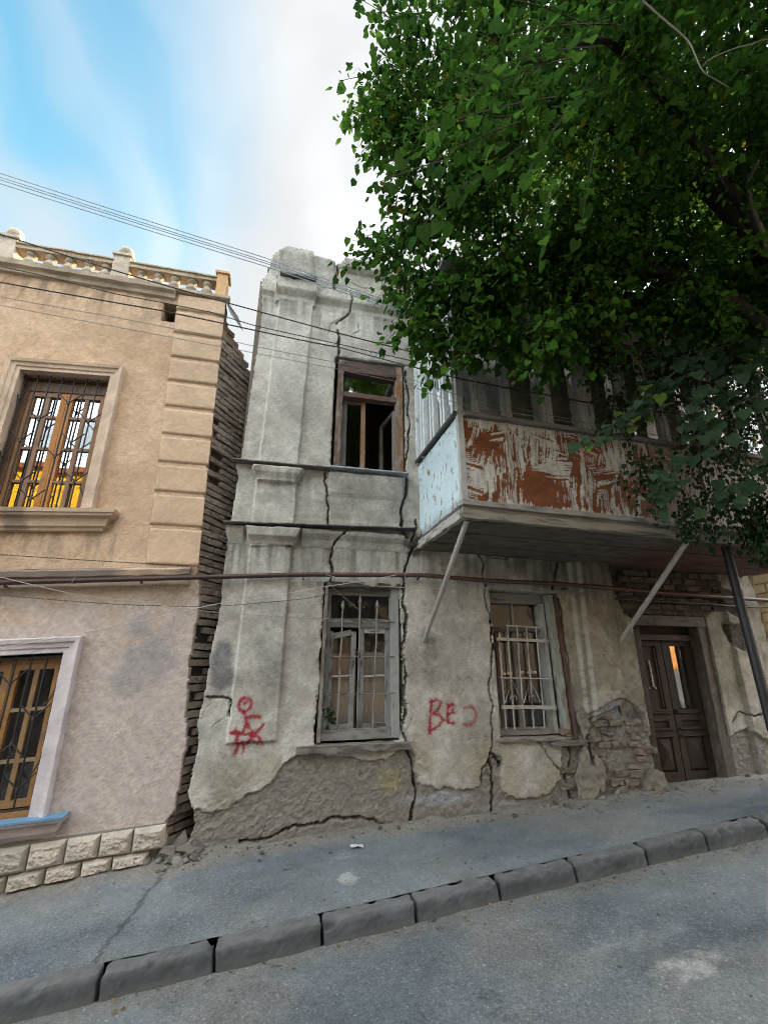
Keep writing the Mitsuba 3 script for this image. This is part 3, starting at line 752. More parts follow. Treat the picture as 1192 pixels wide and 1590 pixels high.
wood(Wn + "__sash", bar((0.665, y + 0.06, 2.33), (0.665, y + 0.06, 3.38), 0.09, 0.05, 0.03, 0.002), (0.13, 0.125, 0.12), (0.08, 0.06, 0.05), 0.3, 2, 6)
wood(Wn + "__sash", bar((0.935, y + 0.06, 2.33), (0.935, y + 0.06, 3.38), 0.055, 0.05, 0.03, 0.002), (0.22, 0.12, 0.065), (0.25, 0.2, 0.16), 0.35, 2, 7)
wood(Wn + "__sash", bar((0.71, y + 0.06, 3.355), (0.91, y + 0.06, 3.355), 0.05, 0.05, 0.03, 0.002), (0.10, 0.062, 0.045), (0.2, 0.17, 0.14), 0.3, 0, 8)
wood(Wn + "__sash", bar((0.71, y + 0.06, 2.36), (0.91, y + 0.06, 2.36), 0.06, 0.05, 0.03, 0.002), (0.10, 0.062, 0.045), (0.2, 0.17, 0.14), 0.3, 0, 9)
glass(Wn + "__pane", 0.70, 0.91, y + 0.06, 2.38, 3.34)
m = cat(bar((1.36, 0.10, 2.34), (1.36, 0.10, 3.30), 0.04, 0.05, 0.03, 0.002), bar((1.285, 0.56, 2.34), (1.285, 0.56, 3.30), 0.04, 0.06, 0.03, 0.002), bar((1.355, 0.12, 3.28), (1.29, 0.54, 3.28), 0.05, 0.035, 0.03, 0.002, (1, 0, 0)), bar((1.355, 0.12, 2.37), (1.29, 0.54, 2.37), 0.07, 0.035, 0.03, 0.002, (1, 0, 0)))
wood(Wn + "__open_leaf", m, (0.22, 0.21, 0.19), (0.12, 0.08, 0.06), 0.35, 2, 10, label="leaf swung open into the dark room")
wood(Wn + "__casing", bar((1.352, -0.005, 2.31), (1.378, 0.0, 3.36), 0.04, 0.03, 0.02, 0.004), (0.2, 0.19, 0.17), (0.12, 0.08, 0.06), 0.4, 2, 11)


def tubes(*a, sides=6):
    return cat(*[tube(p, rr, sides) for p, rr in a])


# lower left window with its grille
Wn = key(H + "window")
labels[Wn] = {"label": "grey painted lower window behind a thin bar grille, beside the tall crack"}
y = 0.12
wood(Wn + "__frame", bar((0.545, y, -0.78), (0.56, y, 0.82), 0.07, 0.10, 0.02, 0.004), (0.17, 0.17, 0.165), (0.08, 0.07, 0.06), 0.35, 2, 21)
wood(Wn + "__jamb", bar((0.50, 0.02, -0.78), (0.527, 0.02, 0.84), 0.035, 0.09, 0.02, 0.007), (0.20, 0.19, 0.17), (0.12, 0.09, 0.07), 0.45, 2, 121, label="splintered strip of bare lath beside the window")
wood(Wn + "__frame", bar((1.335, y - 0.03, -0.76), (1.335, y - 0.03, 0.86), 0.085, 0.15, 0.02, 0.003), PALE, (0.17, 0.15, 0.13), 0.22, 2, 22)
wood(Wn + "__frame", bar((0.59, y, 0.80), (1.30, y, 0.80), 0.09, 0.08, 0.02, 0.003), (0.15, 0.147, 0.143), (0.08, 0.07, 0.06), 0.45, 0, 23)
wood(Wn + "__frame", bar((0.59, y, 0.44), (1.29, y, 0.44), 0.10, 0.09, 0.02, 0.003), (0.165, 0.162, 0.158), (0.07, 0.06, 0.05), 0.45, 0, 24)
wood(Wn + "__frame", bar((0.50, y - 0.02, -0.725), (1.33, y - 0.02, -0.715), 0.10, 0.12, 0.02, 0.003), (0.20, 0.202, 0.198), (0.10, 0.09, 0.08), 0.4, 0, 25)
wood(Wn + "__lintel", bar((0.52, 0.02, 0.865), (1.40, 0.02, 0.865), 0.055, 0.10, 0.02, 0.008), (0.13, 0.12, 0.11), (0.06, 0.05, 0.045), 0.5, 0, 26)
wood(Wn + "__sill", bar((0.28, -0.03, -0.835), (1.47, -0.03, -0.825), 0.065, 0.16, 0.02, 0.008), (0.17, 0.165, 0.15), (0.08, 0.07, 0.06), 0.45, 0, 27)
for x0, x1, z1, s in ((0.585, 0.895, 0.345, 1), (0.94, 1.29, 0.39, 0)):
    tilt = -0.02 if s else 0
    wood(Wn + "__sash", bar((x0 + 0.022, y, -0.67), (x0 + 0.022, y, z1), 0.05, 0.05, 0.02, 0.003), (0.185, 0.188, 0.185), (0.07, 0.06, 0.055), 0.42, 2, 28 + s)
    wood(Wn + "__sash", bar((x1 - 0.025 + tilt, y, -0.67), (x1 - 0.025, y, z1), 0.055, 0.055, 0.02, 0.003), (0.215, 0.218, 0.218), (0.07, 0.06, 0.055), 0.40, 2, 30 + s)
    wood(Wn + "__sash", bar((x0 + 0.05, y, z1 - 0.03 + tilt), (x1 - 0.055, y, z1 - 0.03 - tilt), 0.06, 0.05, 0.02, 0.003), (0.31, 0.31, 0.305) if not s else (0.2, 0.2, 0.19), (0.10, 0.085, 0.075), 0.3, 0, 32 + s)
    wood(Wn + "__sash", bar((x0 + 0.05, y, -0.645), (x1 - 0.055, y, -0.645), 0.045, 0.05, 0.02, 0.003), (0.19, 0.19, 0.187), (0.07, 0.06, 0.055), 0.4, 0, 34 + s)
    wood(Wn + "__glazing_bar", bar((x0 + 0.05, y, -0.14), (x1 - 0.055, y, -0.13), 0.018, 0.03, 0.02, 0.002), (0.36, 0.36, 0.35), (0.15, 0.13, 0.12), 0.2, 0, 36 + s)
    glass(Wn + "__pane", x0 + 0.045, x1 - 0.05, y + 0.012, -0.625, -0.15)
    glass(Wn + "__pane", x0 + 0.045, x1 - 0.05, y + 0.013, -0.12, z1 - 0.06)
    v = box(x0 + 0.02, x1 + 0.02, y + 0.06, y + 0.066, -0.66, 0.12 - 0.02 * s, 0.03, 0.004, s)
    low = ss(-0.20, -0.17, v[0][:, 2])[:, None]
    cc = np.array([0.20, 0.175, 0.15]) * (1 - low) + low * (np.array([0.13, 0.085, 0.07]) if s else np.array([0.155, 0.14, 0.125]))
    put(Wn + "__board", v, C(v[0], (1, 1, 1), 0.2, 5, s) * cc)
glass(Wn + "__pane", 0.59, 0.93, y + 0.01, 0.49, 0.755)
glass(Wn + "__pane", 0.945, 1.29, y + 0.01, 0.49, 0.755)
wood(Wn + "__glazing_bar", bar((0.937, y, 0.49), (0.937, y, 0.76), 0.02, 0.03, 0.02, 0.002), (0.22, 0.215, 0.21), (0.09, 0.08, 0.07), 0.3, 2, 38)
RUST, BARW = (0.13, 0.11, 0.10), (0.24, 0.23, 0.215)


def iron(name, pts, rr, base=BARW, sides=6, sd=0, **lab):
    m = tube(np.asarray(pts, float), rr, sides)
    return put(name, m, peel(m[0], base, (0.085, 0.06, 0.05), 0.42, 2, sd), "mat_metal", smooth=True, **lab)


def line(a, b, n=14, wob_=0.004, sd=0):
    t = np.linspace(0, 1, n)[:, None]
    p = np.asarray(a, float) * (1 - t) + np.asarray(b, float) * t
    return p + wob_ * 2 * np.stack([noise(p * 4 + sd, 3 + k) - 0.5 for k in range(3)], -1)


for n_, (xa, xb, zt) in enumerate([(0.72, 0.69, 0.60), (0.92, 0.905, 0.66), (1.12, 1.075, 0.62)]):
    p = line((xa, 0.0, zt), (xb, 0.0, -0.67), 18, 0.006, n_)
    iron(Wn + "__grille_bar", p, 0.0085, BARW, 6, n_)
    m = lathe([(0.002, zt - 0.03), (0.014, zt - 0.01), (0.022, zt + 0.02), (0.012, zt + 0.055), (0.002, zt + 0.085)], xa, 0.0, 8)
    put(Wn + "__spear_tip", m, (0.2, 0.19, 0.18), "mat_metal", smooth=True)
for n_, z in enumerate((0.455, 0.07, -0.315)):
    iron(Wn + "__grille_bar", line((0.55, 0.012, z - 0.005), (1.33, 0.012, z), 16, 0.004, n_ + 5), 0.0075, (0.2, 0.19, 0.18), 6, n_ + 9)
iron(Wn + "__hook", [(0.86, 0.02, 0.15), (0.88, -0.01, 0.12), (0.92, -0.015, 0.10), (0.925, -0.01, 0.05)], 0.007, (0.06, 0.05, 0.05), 6, 44)
# small weed behind the grille
r = np.random.default_rng(9)
W_ = []
for k_ in range(26):
    p0 = np.array([0.57 + r.uniform(0, 0.10), 0.07, -0.66 + r.uniform(0, 0.22)])
    d = r.normal(0, 1, 3) * [1, 0.5, 1]
    d /= np.linalg.norm(d)
    s_ = np.cross(d, [0, 1, 0.3])
    W_.append((np.array([p0, p0 + d * 0.03 + s_ * 0.014, p0 + d * 0.06, p0 + d * 0.03 - s_ * 0.014]), np.array([[0, 1, 2], [0, 2, 3]])))
W_.append(tube([(0.60, 0.07, -0.67), (0.61, 0.07, -0.55), (0.60, 0.06, -0.43)], 0.003, 4))
m = cat(*W_)
put(thing("window_weed", "small dark green weed growing on the sill behind the thin bar grille", "plant") + "__foliage", m, C(m[0], (0.035, 0.06, 0.035), 0.4, 20), "mat_leaf")

# lower right window
Wn = key(H + "window")
labels[Wn] = {"label": "lower window under the balcony with white ornamental grille and green flaking jamb"}
y = 0.16
wood(Wn + "__frame", bar((2.56, y - 0.02, 0.785), (3.38, y - 0.02, 0.785), 0.13, 0.10, 0.02, 0.004), (0.19, 0.185, 0.175), (0.10, 0.09, 0.08), 0.35, 0, 51)
wood(Wn + "__frame", bar((2.60, y, -0.78), (2.585, y, 0.72), 0.05, 0.10, 0.02, 0.003), (0.24, 0.24, 0.23), (0.10, 0.09, 0.08), 0.3, 2, 52)
wood(Wn + "__frame", bar((3.305, y - 0.02, -0.78), (3.29, y - 0.02, 0.72), 0.05, 0.16, 0.02, 0.003), (0.34, 0.345, 0.335), (0.16, 0.15, 0.13), 0.25, 2, 53)
wood(Wn + "__casing", bar((3.41, 0.03, -0.80), (3.37, 0.03, 0.83), 0.075, 0.10, 0.02, 0.006), (0.27, 0.31, 0.285), (0.22, 0.20, 0.17), 0.48, 2, 54, label="pale green flaking casing board")
wood(Wn + "__casing", bar((3.485, -0.03, -0.84), (3.43, -0.03, 0.80), 0.03, 0.05, 0.02, 0.006), (0.10, 0.055, 0.045), (0.06, 0.045, 0.04), 0.45, 2, 55, label="narrow red brown strip")
wood(Wn + "__frame", bar((2.57, y - 0.01, -0.755), (3.33, y - 0.01, -0.755), 0.07, 0.16, 0.02, 0.004), (0.22, 0.21, 0.20), (0.11, 0.1, 0.09), 0.4, 0, 56)
wood(Wn + "__frame", bar((2.61, y, 0.40), (3.27, y, 0.40), 0.05, 0.08, 0.02, 0.003), (0.12, 0.13, 0.125), (0.06, 0.055, 0.05), 0.4, 0, 57)
wood(Wn + "__sash", bar((2.93, y + 0.02, -0.72), (2.93, y + 0.02, 0.37), 0.075, 0.05, 0.02, 0.003), (0.19, 0.17, 0.15), (0.08, 0.06, 0.05), 0.35, 2, 58)
wood(Wn + "__sash", bar((2.68, y + 0.02, -0.72), (2.68, y + 0.02, 0.37), 0.05, 0.05, 0.02, 0.003), (0.12, 0.085, 0.07), (0.06, 0.05, 0.045), 0.35, 2, 59)
wood(Wn + "__glazing_bar", bar((2.915, y, 0.43), (2.915, y, 0.72), 0.022, 0.03, 0.02, 0.002), (0.24, 0.235, 0.23), (0.10, 0.09, 0.08), 0.3, 2, 60)
glass(Wn + "__pane", 2.62, 2.90, y + 0.01, 0.43, 0.72)
glass(Wn + "__pane", 2.93, 3.27, y + 0.01, 0.43, 0.72)
glass(Wn + "__pane", 2.71, 2.895, y + 0.03, -0.71, 0.37)
glass(Wn + "__pane", 2.97, 3.27, y + 0.03, -0.71, 0.37)
wood(Wn + "__sill", bar((2.52, -0.02, -0.815), (3.30, -0.02, -0.82), 0.035, 0.14, 0.02, 0.006), (0.20, 0.19, 0.165), (0.11, 0.10, 0.09), 0.4, 0, 61)
wood(Wn + "__sill", bar((3.14, -0.04, -0.87), (3.58, -0.04, -0.865), 0.045, 0.14, 0.02, 0.006), (0.14, 0.13, 0.115), (0.07, 0.06, 0.05), 0.45, 0, 62)
WHT = (0.36, 0.355, 0.34)
tops = [2.63, 2.76, 2.89, 3.02, 3.15]
for n_, (a, b) in enumerate(zip(tops, [2.64, 2.745, 2.87, 2.99, 3.13])):
    iron(Wn + "__grille_bar", line((a, 0.02, 0.44 if n_ else 0.28), (b, 0.02, -0.72), 12, 0.003, n_), 0.010, WHT, 6, n_ + 70)
for n_, (z, w) in enumerate(((0.43, 0.009), (0.27, 0.020), (-0.17, 0.007), (-0.49, 0.022))):
    x0, x1 = (2.74, 3.20) if n_ == 0 else (2.60, 3.30)
    m = bar((x0, 0.01, z + 0.01), (x1, 0.01, z - 0.01), w * 1.8, 0.012, 0.02, 0.002)
    put(Wn + "__grille_rail", m, peel(m[0], WHT, (0.10, 0.075, 0.06), 0.3, 0, n_), "mat_metal")
for n_, cx in enumerate((2.755, 2.995)):
    iron(Wn + "__grille_scroll", [(cx - 0.11, 0.012, -0.44), (cx, 0.012, -0.19), (cx + 0.11, 0.012, -0.44)], 0.007, WHT, 6, n_ + 80)
    iron(Wn + "__grille_scroll", [(cx - 0.04, 0.012, -0.40), (cx - 0.025, 0.012, -0.37), (cx, 0.012, -0.385), (cx + 0.02, 0.012, -0.36), (cx + 0.045, 0.012, -0.38), (cx + 0.035, 0.012, -0.41)], 0.006, WHT, 6, n_ + 84)
m = box(2.62, 2.85, 0.33, 0.335, -0.7, 0.30, 0.05, 0.02)
put(Wn + "__curtain", m, (0.10, 0.07, 0.055))

# the door
D = key(H + "door")
labels[D] = {"label": "dark brown panelled double door with glazed right leaf"}
y = 0.17
DB, DB2 = (0.055, 0.034, 0.026), (0.09, 0.065, 0.05)
wood(D + "__frame", bar((4.60, y - 0.05, -1.45), (4.65, y - 0.05, 0.52), 0.10, 0.12, 0.03, 0.004), (0.05, 0.033, 0.026), DB2, 0.35, 2, 91)
wood(D + "__frame", bar((5.63, y - 0.08, -1.42), (5.67, y - 0.08, 0.56), 0.15, 0.18, 0.03, 0.004), (0.085, 0.072, 0.06), (0.13, 0.115, 0.1), 0.4, 2, 92)
wood(D + "__frame", bar((4.55, y - 0.08, 0.545), (5.70, y - 0.08, 0.535), 0.13, 0.22, 0.03, 0.006), (0.09, 0.08, 0.065), (0.05, 0.04, 0.035), 0.4, 0, 93)
wood(D + "__frame", bar((4.70, y - 0.02, 0.33), (5.60, y - 0.02, 0.325), 0.07, 0.10, 0.03, 0.003), (0.05, 0.033, 0.027), DB2, 0.3, 0, 94)
wood(D + "__dark_transom_infill", bar((4.70, y + 0.03, 0.43), (5.58, y + 0.03, 0.43), 0.13, 0.02, 0.04, 0.002), (0.03, 0.024, 0.02), (0.05, 0.04, 0.03), 0.3, 0, 97)  # dark board put in place of transom glass to stop bright reflections
put(D + "__threshold", bar((4.6, 0.1, -1.44), (5.66, 0.1, -1.41), 0.07, 0.34, 0.04, 0.006), (0.13, 0.125, 0.12), "mat_plaster")


def door_leaf(name, x0, x1, glazed, sd):
    k = D + "__" + name
    zb, zt, th = -1.39, 0.29, 0.045
    ms = [bar((x0 + 0.045, y, zb), (x0 + 0.045, y, zt), 0.09, th, 0.03, 0.002), bar((x1 - 0.045, y, zb), (x1 - 0.045, y, zt), 0.09, th, 0.03, 0.002)]
    for za, zb_ in ((-1.39, -1.28), (-0.86, -0.80), (-0.70, -0.61), (0.22, 0.29)):
        ms.append(bar((x0 + 0.09, y, (za + zb_) / 2), (x1 - 0.09, y, (za + zb_) / 2), zb_ - za, th, 0.03, 0.002))
    for z in (-0.79, -0.60, -0.575, -0.87):                 # ledge mouldings
        ms.append(bar((x0 + 0.03, y - 0.035, z), (x1 - 0.03, y - 0.035, z), 0.022, 0.03, 0.04, 0.001))
    ms.append(box(x0 + 0.09, x1 - 0.09, y + 0.005, y + 0.02, -0.80, -0.70))
    xm, xa, xb = (x0 + x1) / 2, x0 + 0.10, x1 - 0.10
    za, zb2, zm = -1.27, -0.88, -1.075                        # the raised diamond panel
    pv = np.array([[xa, y, za], [xb, y, za], [xb, y, zb2], [xa, y, zb2], [xa + 0.02, y - 0.012, za + 0.02], [xb - 0.02, y - 0.012, za + 0.02], [xb - 0.02, y - 0.012, zb2 - 0.02], [xa + 0.02, y - 0.012, zb2 - 0.02], [xm, y - 0.045, zm + 0.03]])
    pf = np.array([[0, 1, 5], [0, 5, 4], [1, 2, 6], [1, 6, 5], [2, 3, 7], [2, 7, 6], [3, 0, 4], [3, 4, 7], [4, 5, 8], [5, 6, 8], [6, 7, 8], [7, 4, 8]])
    ms.append((pv, pf))
    if not glazed:
        ms.append(box(x0 + 0.09, x1 - 0.09, y + 0.006, y + 0.02, -0.61, 0.22, 0.04))
        ms.append(bar((x0 + 0.115, y - 0.004, -0.55), (x0 + 0.115, y - 0.004, 0.2), 0.02, 0.02))
        ms.append(bar((x1 - 0.115, y - 0.004, -0.55), (x1 - 0.115, y - 0.004, 0.2), 0.02, 0.02))
    else:
        ms.append(bar((xm + 0.03, y, -0.56), (xm + 0.03, y, 0.22), 0.028, 0.03, 0.04, 0.001))
        ms.append(bar((x0 + 0.105, y - 0.01, -0.56), (x0 + 0.105, y - 0.01, 0.22), 0.025, 0.03, 0.04, 0.001))
        ms.append(bar((x1 - 0.105, y - 0.01, -0.56), (x1 - 0.105, y - 0.01, 0.22), 0.025, 0.03, 0.04, 0.001))
    m = cat(*ms)
    wood(k, m, (0.036, 0.022, 0.016) if not glazed else (0.030, 0.023, 0.018), (0.06, 0.045, 0.036), 0.25, 2, sd)


door_leaf("left_leaf", 4.66, 5.07, False, 95)
door_leaf("right_leaf", 5.085, 5.56, True, 96)
glass(D + "__right_leaf__pane".replace("__right_leaf__pane", "__pane"), 5.18, 5.345, y + 0.01, -0.57, 0.22, "mat_mirror_glass")
glass(D + "__pane", 5.37, 5.46, y + 0.01, -0.57, 0.22, "mat_mirror_glass")
m = cat(box(4.735, 4.755, y - 0.012, y + 0.004, -0.30, 0.02, 0.03, 0.005), box(4.755, 4.80, y - 0.012, y + 0.004, -0.32, -0.295, 0.02, 0.004), box(4.845, 4.865, y - 0.012, y + 0.004, -0.30, 0.03, 0.03, 0.006), box(4.865, 4.89, y - 0.012, y + 0.004, -0.32, -0.30, 0.02, 0.004))
put(D + "__paint_mark", m, (0.36, 0.34, 0.31), label="white scraped paint marks on the left leaf")

# ------------------------------------------------------------------ the enclosed balcony
B = key(H + "balcony")
labels[B] = {"label": "enclosed wooden balcony with rust streaked white panels and a pale blue end"}
BY = -1.40
BX0, BX1 = 1.66, 6.55


def bz(x):                                                   # the balcony sags to the right
    return -0.024 * (np.asarray(x, float) - 1.66)


def sag(m):
    v = m[0].copy()
    v[:, 2] += bz(v[:, 0])
    return v, m[1]


def rusty(v, seed, sheet_=0):
    x, z = v[:, 0], v[:, 2] - bz(v[:, 0]) - 1.45
    q = np.stack([x, 0 * x, z], -1)
    seed = 3
    rr = np.random.default_rng(seed * 7 + 1)                  # the scraper went this way and that, patch by patch
    n_s = 75
    sx_, sz_ = rr.uniform(1.6, 6.6, n_s), rr.uniform(0, 1, n_s)
    an = np.where(rr.random(n_s) < 0.45, rr.uniform(1.25, 1.75, n_s), rr.uniform(-0.30, 0.30, n_s))
    wq = q + 0.10 * np.stack([fbm(q * 4 + 3, 3, 3) - 0.5, 0 * x, fbm(q * 4 + 8, 3, 4) - 0.5], -1) * 2
    who = np.argmin([((wq[:, 0] - a_) ** 2) + ((wq[:, 2] - b_) ** 2) for a_, b_ in zip(sx_, sz_)], axis=0)
    ca, sa = np.cos(an[who]), np.sin(an[who])
    bendx, bendz = x + 0.05 * (fbm(q * 2.5, 2, 6) - 0.5), z + 0.05 * (fbm(q * 2.5 + 5, 2, 7) - 0.5)
    u, w = ca * bendx + sa * bendz, -sa * bendx + ca * bendz
    hs = 0.62 * fbm(np.stack([u * 2.4, 0 * x + who * 3.3, w * 26], -1), 4, seed) + 0.38 * noise(np.stack([u * 5, 0 * x + who, w * 90], -1), seed + 1)
    big = fbm(q * np.array([1.9, 1, 2.5]) + 1.7 * seed + 2.2, 3, seed + 2)
    k = 0.70 * hs + 0.72 * big - 0.104
    edge = np.minimum(ss(0.0, 0.10, z), ss(0.98, 0.86, z))
    return ss(0.560, 0.60, k - 0.16 * (1 - edge)) 


def panel(x0, x1, name, paint, thr=0.0, sd=0, lab=None, wash=0.0):
    m = sag(box(x0 + 0.004, x1 - 0.004, BY, BY + 0.02, 1.47, 2.40, 0.0117, 0.0))
    v = m[0]
    n = [max(1, int(round((x1 - x0) / 0.011))), int(0.93 / 0.011)]
    X, Z = np.meshgrid(lin(n[0], x0 + 0.004, x1 - 0.004), lin(n[1], 1.47, 2.40), indexing="ij")
    bulge = 0.012 * (fbm(np.stack([X * 2, 0 * X, Z * 2], -1), 2, sd) - 0.5)
    g = np.stack([X, BY - 0.003 + bulge, Z + bz(X)], -1).reshape(-1, 3)
    k = rusty(g, sd)
    g[:, 1] += 0.0022 * k - 0.0012 * noise(g * 90, 3)
    r_ = k[:, None] * (1 - thr)
    dirt = ss(0.3, 0.8, fbm(np.stack([g[:, 0] * 30, 0 * k, g[:, 2] * 5], -1), 3, sd + 5))[:, None]
    c = C(g, paint, 0.18, 5, sd, 0.18) * (1 - 0.30 * dirt)
    dark = noise(np.stack([g[:, 0] * 60, 0 * k, g[:, 2] * 60], -1), 7)[:, None]
    c = c * (1 - r_) + r_ * np.array([0.165, 0.047, 0.014]) * (0.35 + 0.9 * fbm(g * 9, 3, sd + 8)[:, None]) * (0.8 + 0.4 * dark)
    m = (g, grid_faces(n[0], n[1]))
    put(B + "__" + name, m, c, "mat_paint", smooth=True, **({"label": lab} if lab else {}))


panel(BX0 + 0.035, 2.20, "front_panel", (0.46, 0.465, 0.44), 0, 3, "white sheet streaked with rust at the balcony's left corner")
panel(2.20, 3.05, "front_panel", (0.46, 0.465, 0.44), 0, 4)
panel(3.05, 3.95, "front_panel", (0.42, 0.42, 0.39), 0, 11)
panel(3.95, 4.60, "front_panel", (0.34, 0.31, 0.23), 0.3, 6)
panel(4.60, 5.55, "front_panel", (0.36, 0.30, 0.17), 0.55, 7, "ochre sheet behind the leaves")
panel(5.55, 6.55, "front_panel", (0.36, 0.30, 0.17), 0.5, 8)
for n_, x in enumerate((2.20, 3.05, 3.95, 4.60, 5.55)):
    m = sag(box(x - 0.012, x + 0.012, BY - 0.014, BY + 0.01, 1.47, 2.40, 0.025, 0.001))
    put(B + "__batten", m, peel(m[0], (0.33, 0.31, 0.27), (0.17, 0.07, 0.03), 0.4, 2, n_), "mat_paint")
# the pale blue end
n = [int(1.38 / 0.014), int(1.0 / 0.014)]
Yg, Zg = np.meshgrid(lin(n[0], BY + 0.03, -0.03), lin(n[1], 1.45, 2.42), indexing="ij")
g = np.stack([BX0 - 0.003 + 0.010 * (fbm(np.stack([0 * Yg, Yg * 3, Zg * 3], -1), 2, 2) - 0.5), Yg, Zg], -1).reshape(-1, 3)
g[:, 2] += 0.02 * (g[:, 1] + 1.4) / 1.4
q = np.stack([0 * g[:, 0], g[:, 1] * 26 + 3 * g[:, 2], g[:, 2] * 7 - 4 * g[:, 1]], -1)
k = (ss(0.66, 0.72, fbm(q, 4, 6)) * 0.9)[:, None]
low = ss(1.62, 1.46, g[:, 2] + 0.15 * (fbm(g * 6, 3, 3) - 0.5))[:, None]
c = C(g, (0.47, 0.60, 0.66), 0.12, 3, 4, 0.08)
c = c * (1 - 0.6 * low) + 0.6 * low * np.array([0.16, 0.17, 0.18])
c = c * (1 - k) + k * np.array([0.17, 0.12, 0.07])
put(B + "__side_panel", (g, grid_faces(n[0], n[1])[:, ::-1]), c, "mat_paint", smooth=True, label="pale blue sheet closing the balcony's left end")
m = bar((BX0 + 0.016, BY + 0.014, 1.30), (BX0 + 0.016, BY + 0.014, 4.30), 0.06, 0.06, 0.02, 0.002)
put(B + "__corner_post", m, peel(m[0], (0.36, 0.37, 0.36), (0.14, 0.12, 0.10), 0.3, 2, 4), "mat_wood")
m = bar((BX0 - 0.02, BY, 2.445), (BX0 - 0.02, -0.0, 2.50), 0.035, 0.06, 0.03, 0.002, (1, 0, 0))
put(B + "__side_rail", m, (0.06, 0.06, 0.062), "mat_wood")
m = sag(bar((BX0 + 0.04, BY - 0.015, 2.425), (BX1, BY - 0.015, 2.425), 0.05, 0.09, 0.03, 0.002))
put(B + "__front_rail", m, peel(m[0], (0.15, 0.15, 0.145), (0.08, 0.075, 0.07), 0.4, 0, 5), "mat_wood")
m = bar((BX0 - 0.015, BY - 0.01, 1.415), (BX0 - 0.015, 0.0, 1.43), 0.05, 0.05, 0.02, 0.006, (1, 0, 0))
put(B + "__side_skirt", m, peel(m[0], (0.10, 0.10, 0.105), (0.04, 0.04, 0.04), 0.4, 1, 6), "mat_wood")
m = bar((BX0 - 0.03, BY - 0.03, 1.335), (BX0 - 0.03, 0.0, 1.37), 0.09, 0.06, 0.02, 0.006, (1, 0, 0))
put(B + "__side_beam", m, peel(m[0], (0.34, 0.34, 0.32), (0.13, 0.12, 0.11), 0.42, 1, 7), "mat_wood")
m = sag(cat(bar((BX0 - 0.05, BY - 0.05, 1.44), (BX1, BY - 0.05, 1.44), 0.05, 0.09, 0.02, 0.005), bar((BX0 - 0.03, BY - 0.02, 1.395), (BX1, BY - 0.02, 1.395), 0.05, 0.06, 0.02, 0.004)))
put(B + "__skirt", m, peel(m[0], (0.26, 0.25, 0.23), (0.10, 0.095, 0.085), 0.40, 0, 8), "mat_wood")
m = sag(bar((BX0 - 0.04, BY - 0.035, 1.335), (BX1, BY - 0.035, 1.335), 0.085, 0.06, 0.02, 0.007))
put(B + "__front_beam", m, peel(m[0], (0.22, 0.205, 0.175), (0.085, 0.078, 0.07), 0.42, 0, 9), "mat_wood")
for n_ in range(9):                                           # boards of the underside
    y0 = BY + 0.02 + n_ * 0.152
    red = n_ > 5
    m = sag(box(BX0 - 0.01, BX1, y0 + 0.004, y0 + 0.140, 1.302 + 0.005 * (n_ % 3), 1.325, 0.05, 0.004, n_))
    c = peel(m[0], (0.115, 0.098, 0.085), (0.06, 0.05, 0.045), 0.4, 0, n_)
    k = ss(3.9, 4.5, m[0][:, 0])[:, None]
    put(B + "__floor_board", m, c * (1 - k) + k * C(m[0], (0.105, 0.055, 0.042), 0.3, 4, n_), "mat_wood")
for n_, x in enumerate((2.55, 3.45, 4.30, 5.2)):
    put(B + "__joist", sag(bar((x, BY + 0.03, 1.365), (x, 0.02, 1.365), 0.10, 0.08, 0.05, 0.003)), (0.07, 0.06, 0.05), "mat_wood")
put(B + "__floor", sag(box(BX0 + 0.02, BX1, BY + 0.04, 0.0, 1.425, 1.445, 0.3)), (0.10, 0.085, 0.07))
put(B + "__roof", sag(box(BX0 - 0.12, BX1 + 0.1, BY - 0.15, -0.16, 4.34, 4.40, 0.2, 0.004)), (0.13, 0.125, 0.12), "mat_metal")
PW = (0.30, 0.305, 0.295)
for n_, (x, w, zt) in enumerate([(1.86, 0.06, 4.3), (2.21, 0.10, 4.3), (2.69, 0.12, 4.3), (3.19, 0.17, 4.3), (3.70, 0.13, 4.3), (4.2, 0.11, 4.3), (4.72, 0.13, 4.3), (5.25, 0.11, 4.3), (5.8, 0.13, 4.3)]):
    m = sag(bar((x, BY + 0.01, 2.45), (x, BY + 0.01, zt), w, 0.07, 0.02, 0.002))
    m2 = sag(bar((x, BY - 0.03, 2.45), (x, BY - 0.03, zt), w * 0.35, 0.02, 0.02, 0.002))
    mm = cat(m, m2)
    put(B + "__mullion", mm, peel(mm[0], PW, (0.10, 0.09, 0.08), 0.32, 2, 20 + n_), "mat_wood")
xs_ = [1.70, 1.86, 2.21, 2.69, 3.19, 3.70, 4.2, 4.72, 5.25, 5.8, 6.5]
for n_, (a, b) in enumerate(zip(xs_[:-1], xs_[1:])):
    a2, b2 = a + 0.055, b - 0.055
    for zz_, hh_ in ((3.70, 0.085), (4.27, 0.06)):
        m = sag(bar((a2, BY + 0.01, zz_), (b2, BY + 0.01, zz_), hh_, 0.06, 0.03, 0.002))
        put(B + "__transom", m, peel(m[0], PW, (0.10, 0.09, 0.08), 0.35, 0, 40 + n_), "mat_wood")
    z0 = float(bz((a + b) / 2))
    glass(B + "__pane", a2, b2, BY + 0.02, 2.455 + z0, 3.66 + z0)
    glass(B + "__pane", a2, b2, BY + 0.02, 3.745 + z0, 4.24 + z0)
m = cat(*[box(a + 0.07, b - 0.07, BY + 0.14 + 0.02 * (i_ % 2), BY + 0.15 + 0.02 * (i_ % 2), 2.40, 3.72, 0.05, 0.02, i_) for i_, (a, b) in enumerate(zip(xs_[:-1], xs_[1:])) if i_ != 1])
put(B + "__curtain", m, C(m[0], (0.10, 0.095, 0.085), 0.5, 3), "mat_matte")
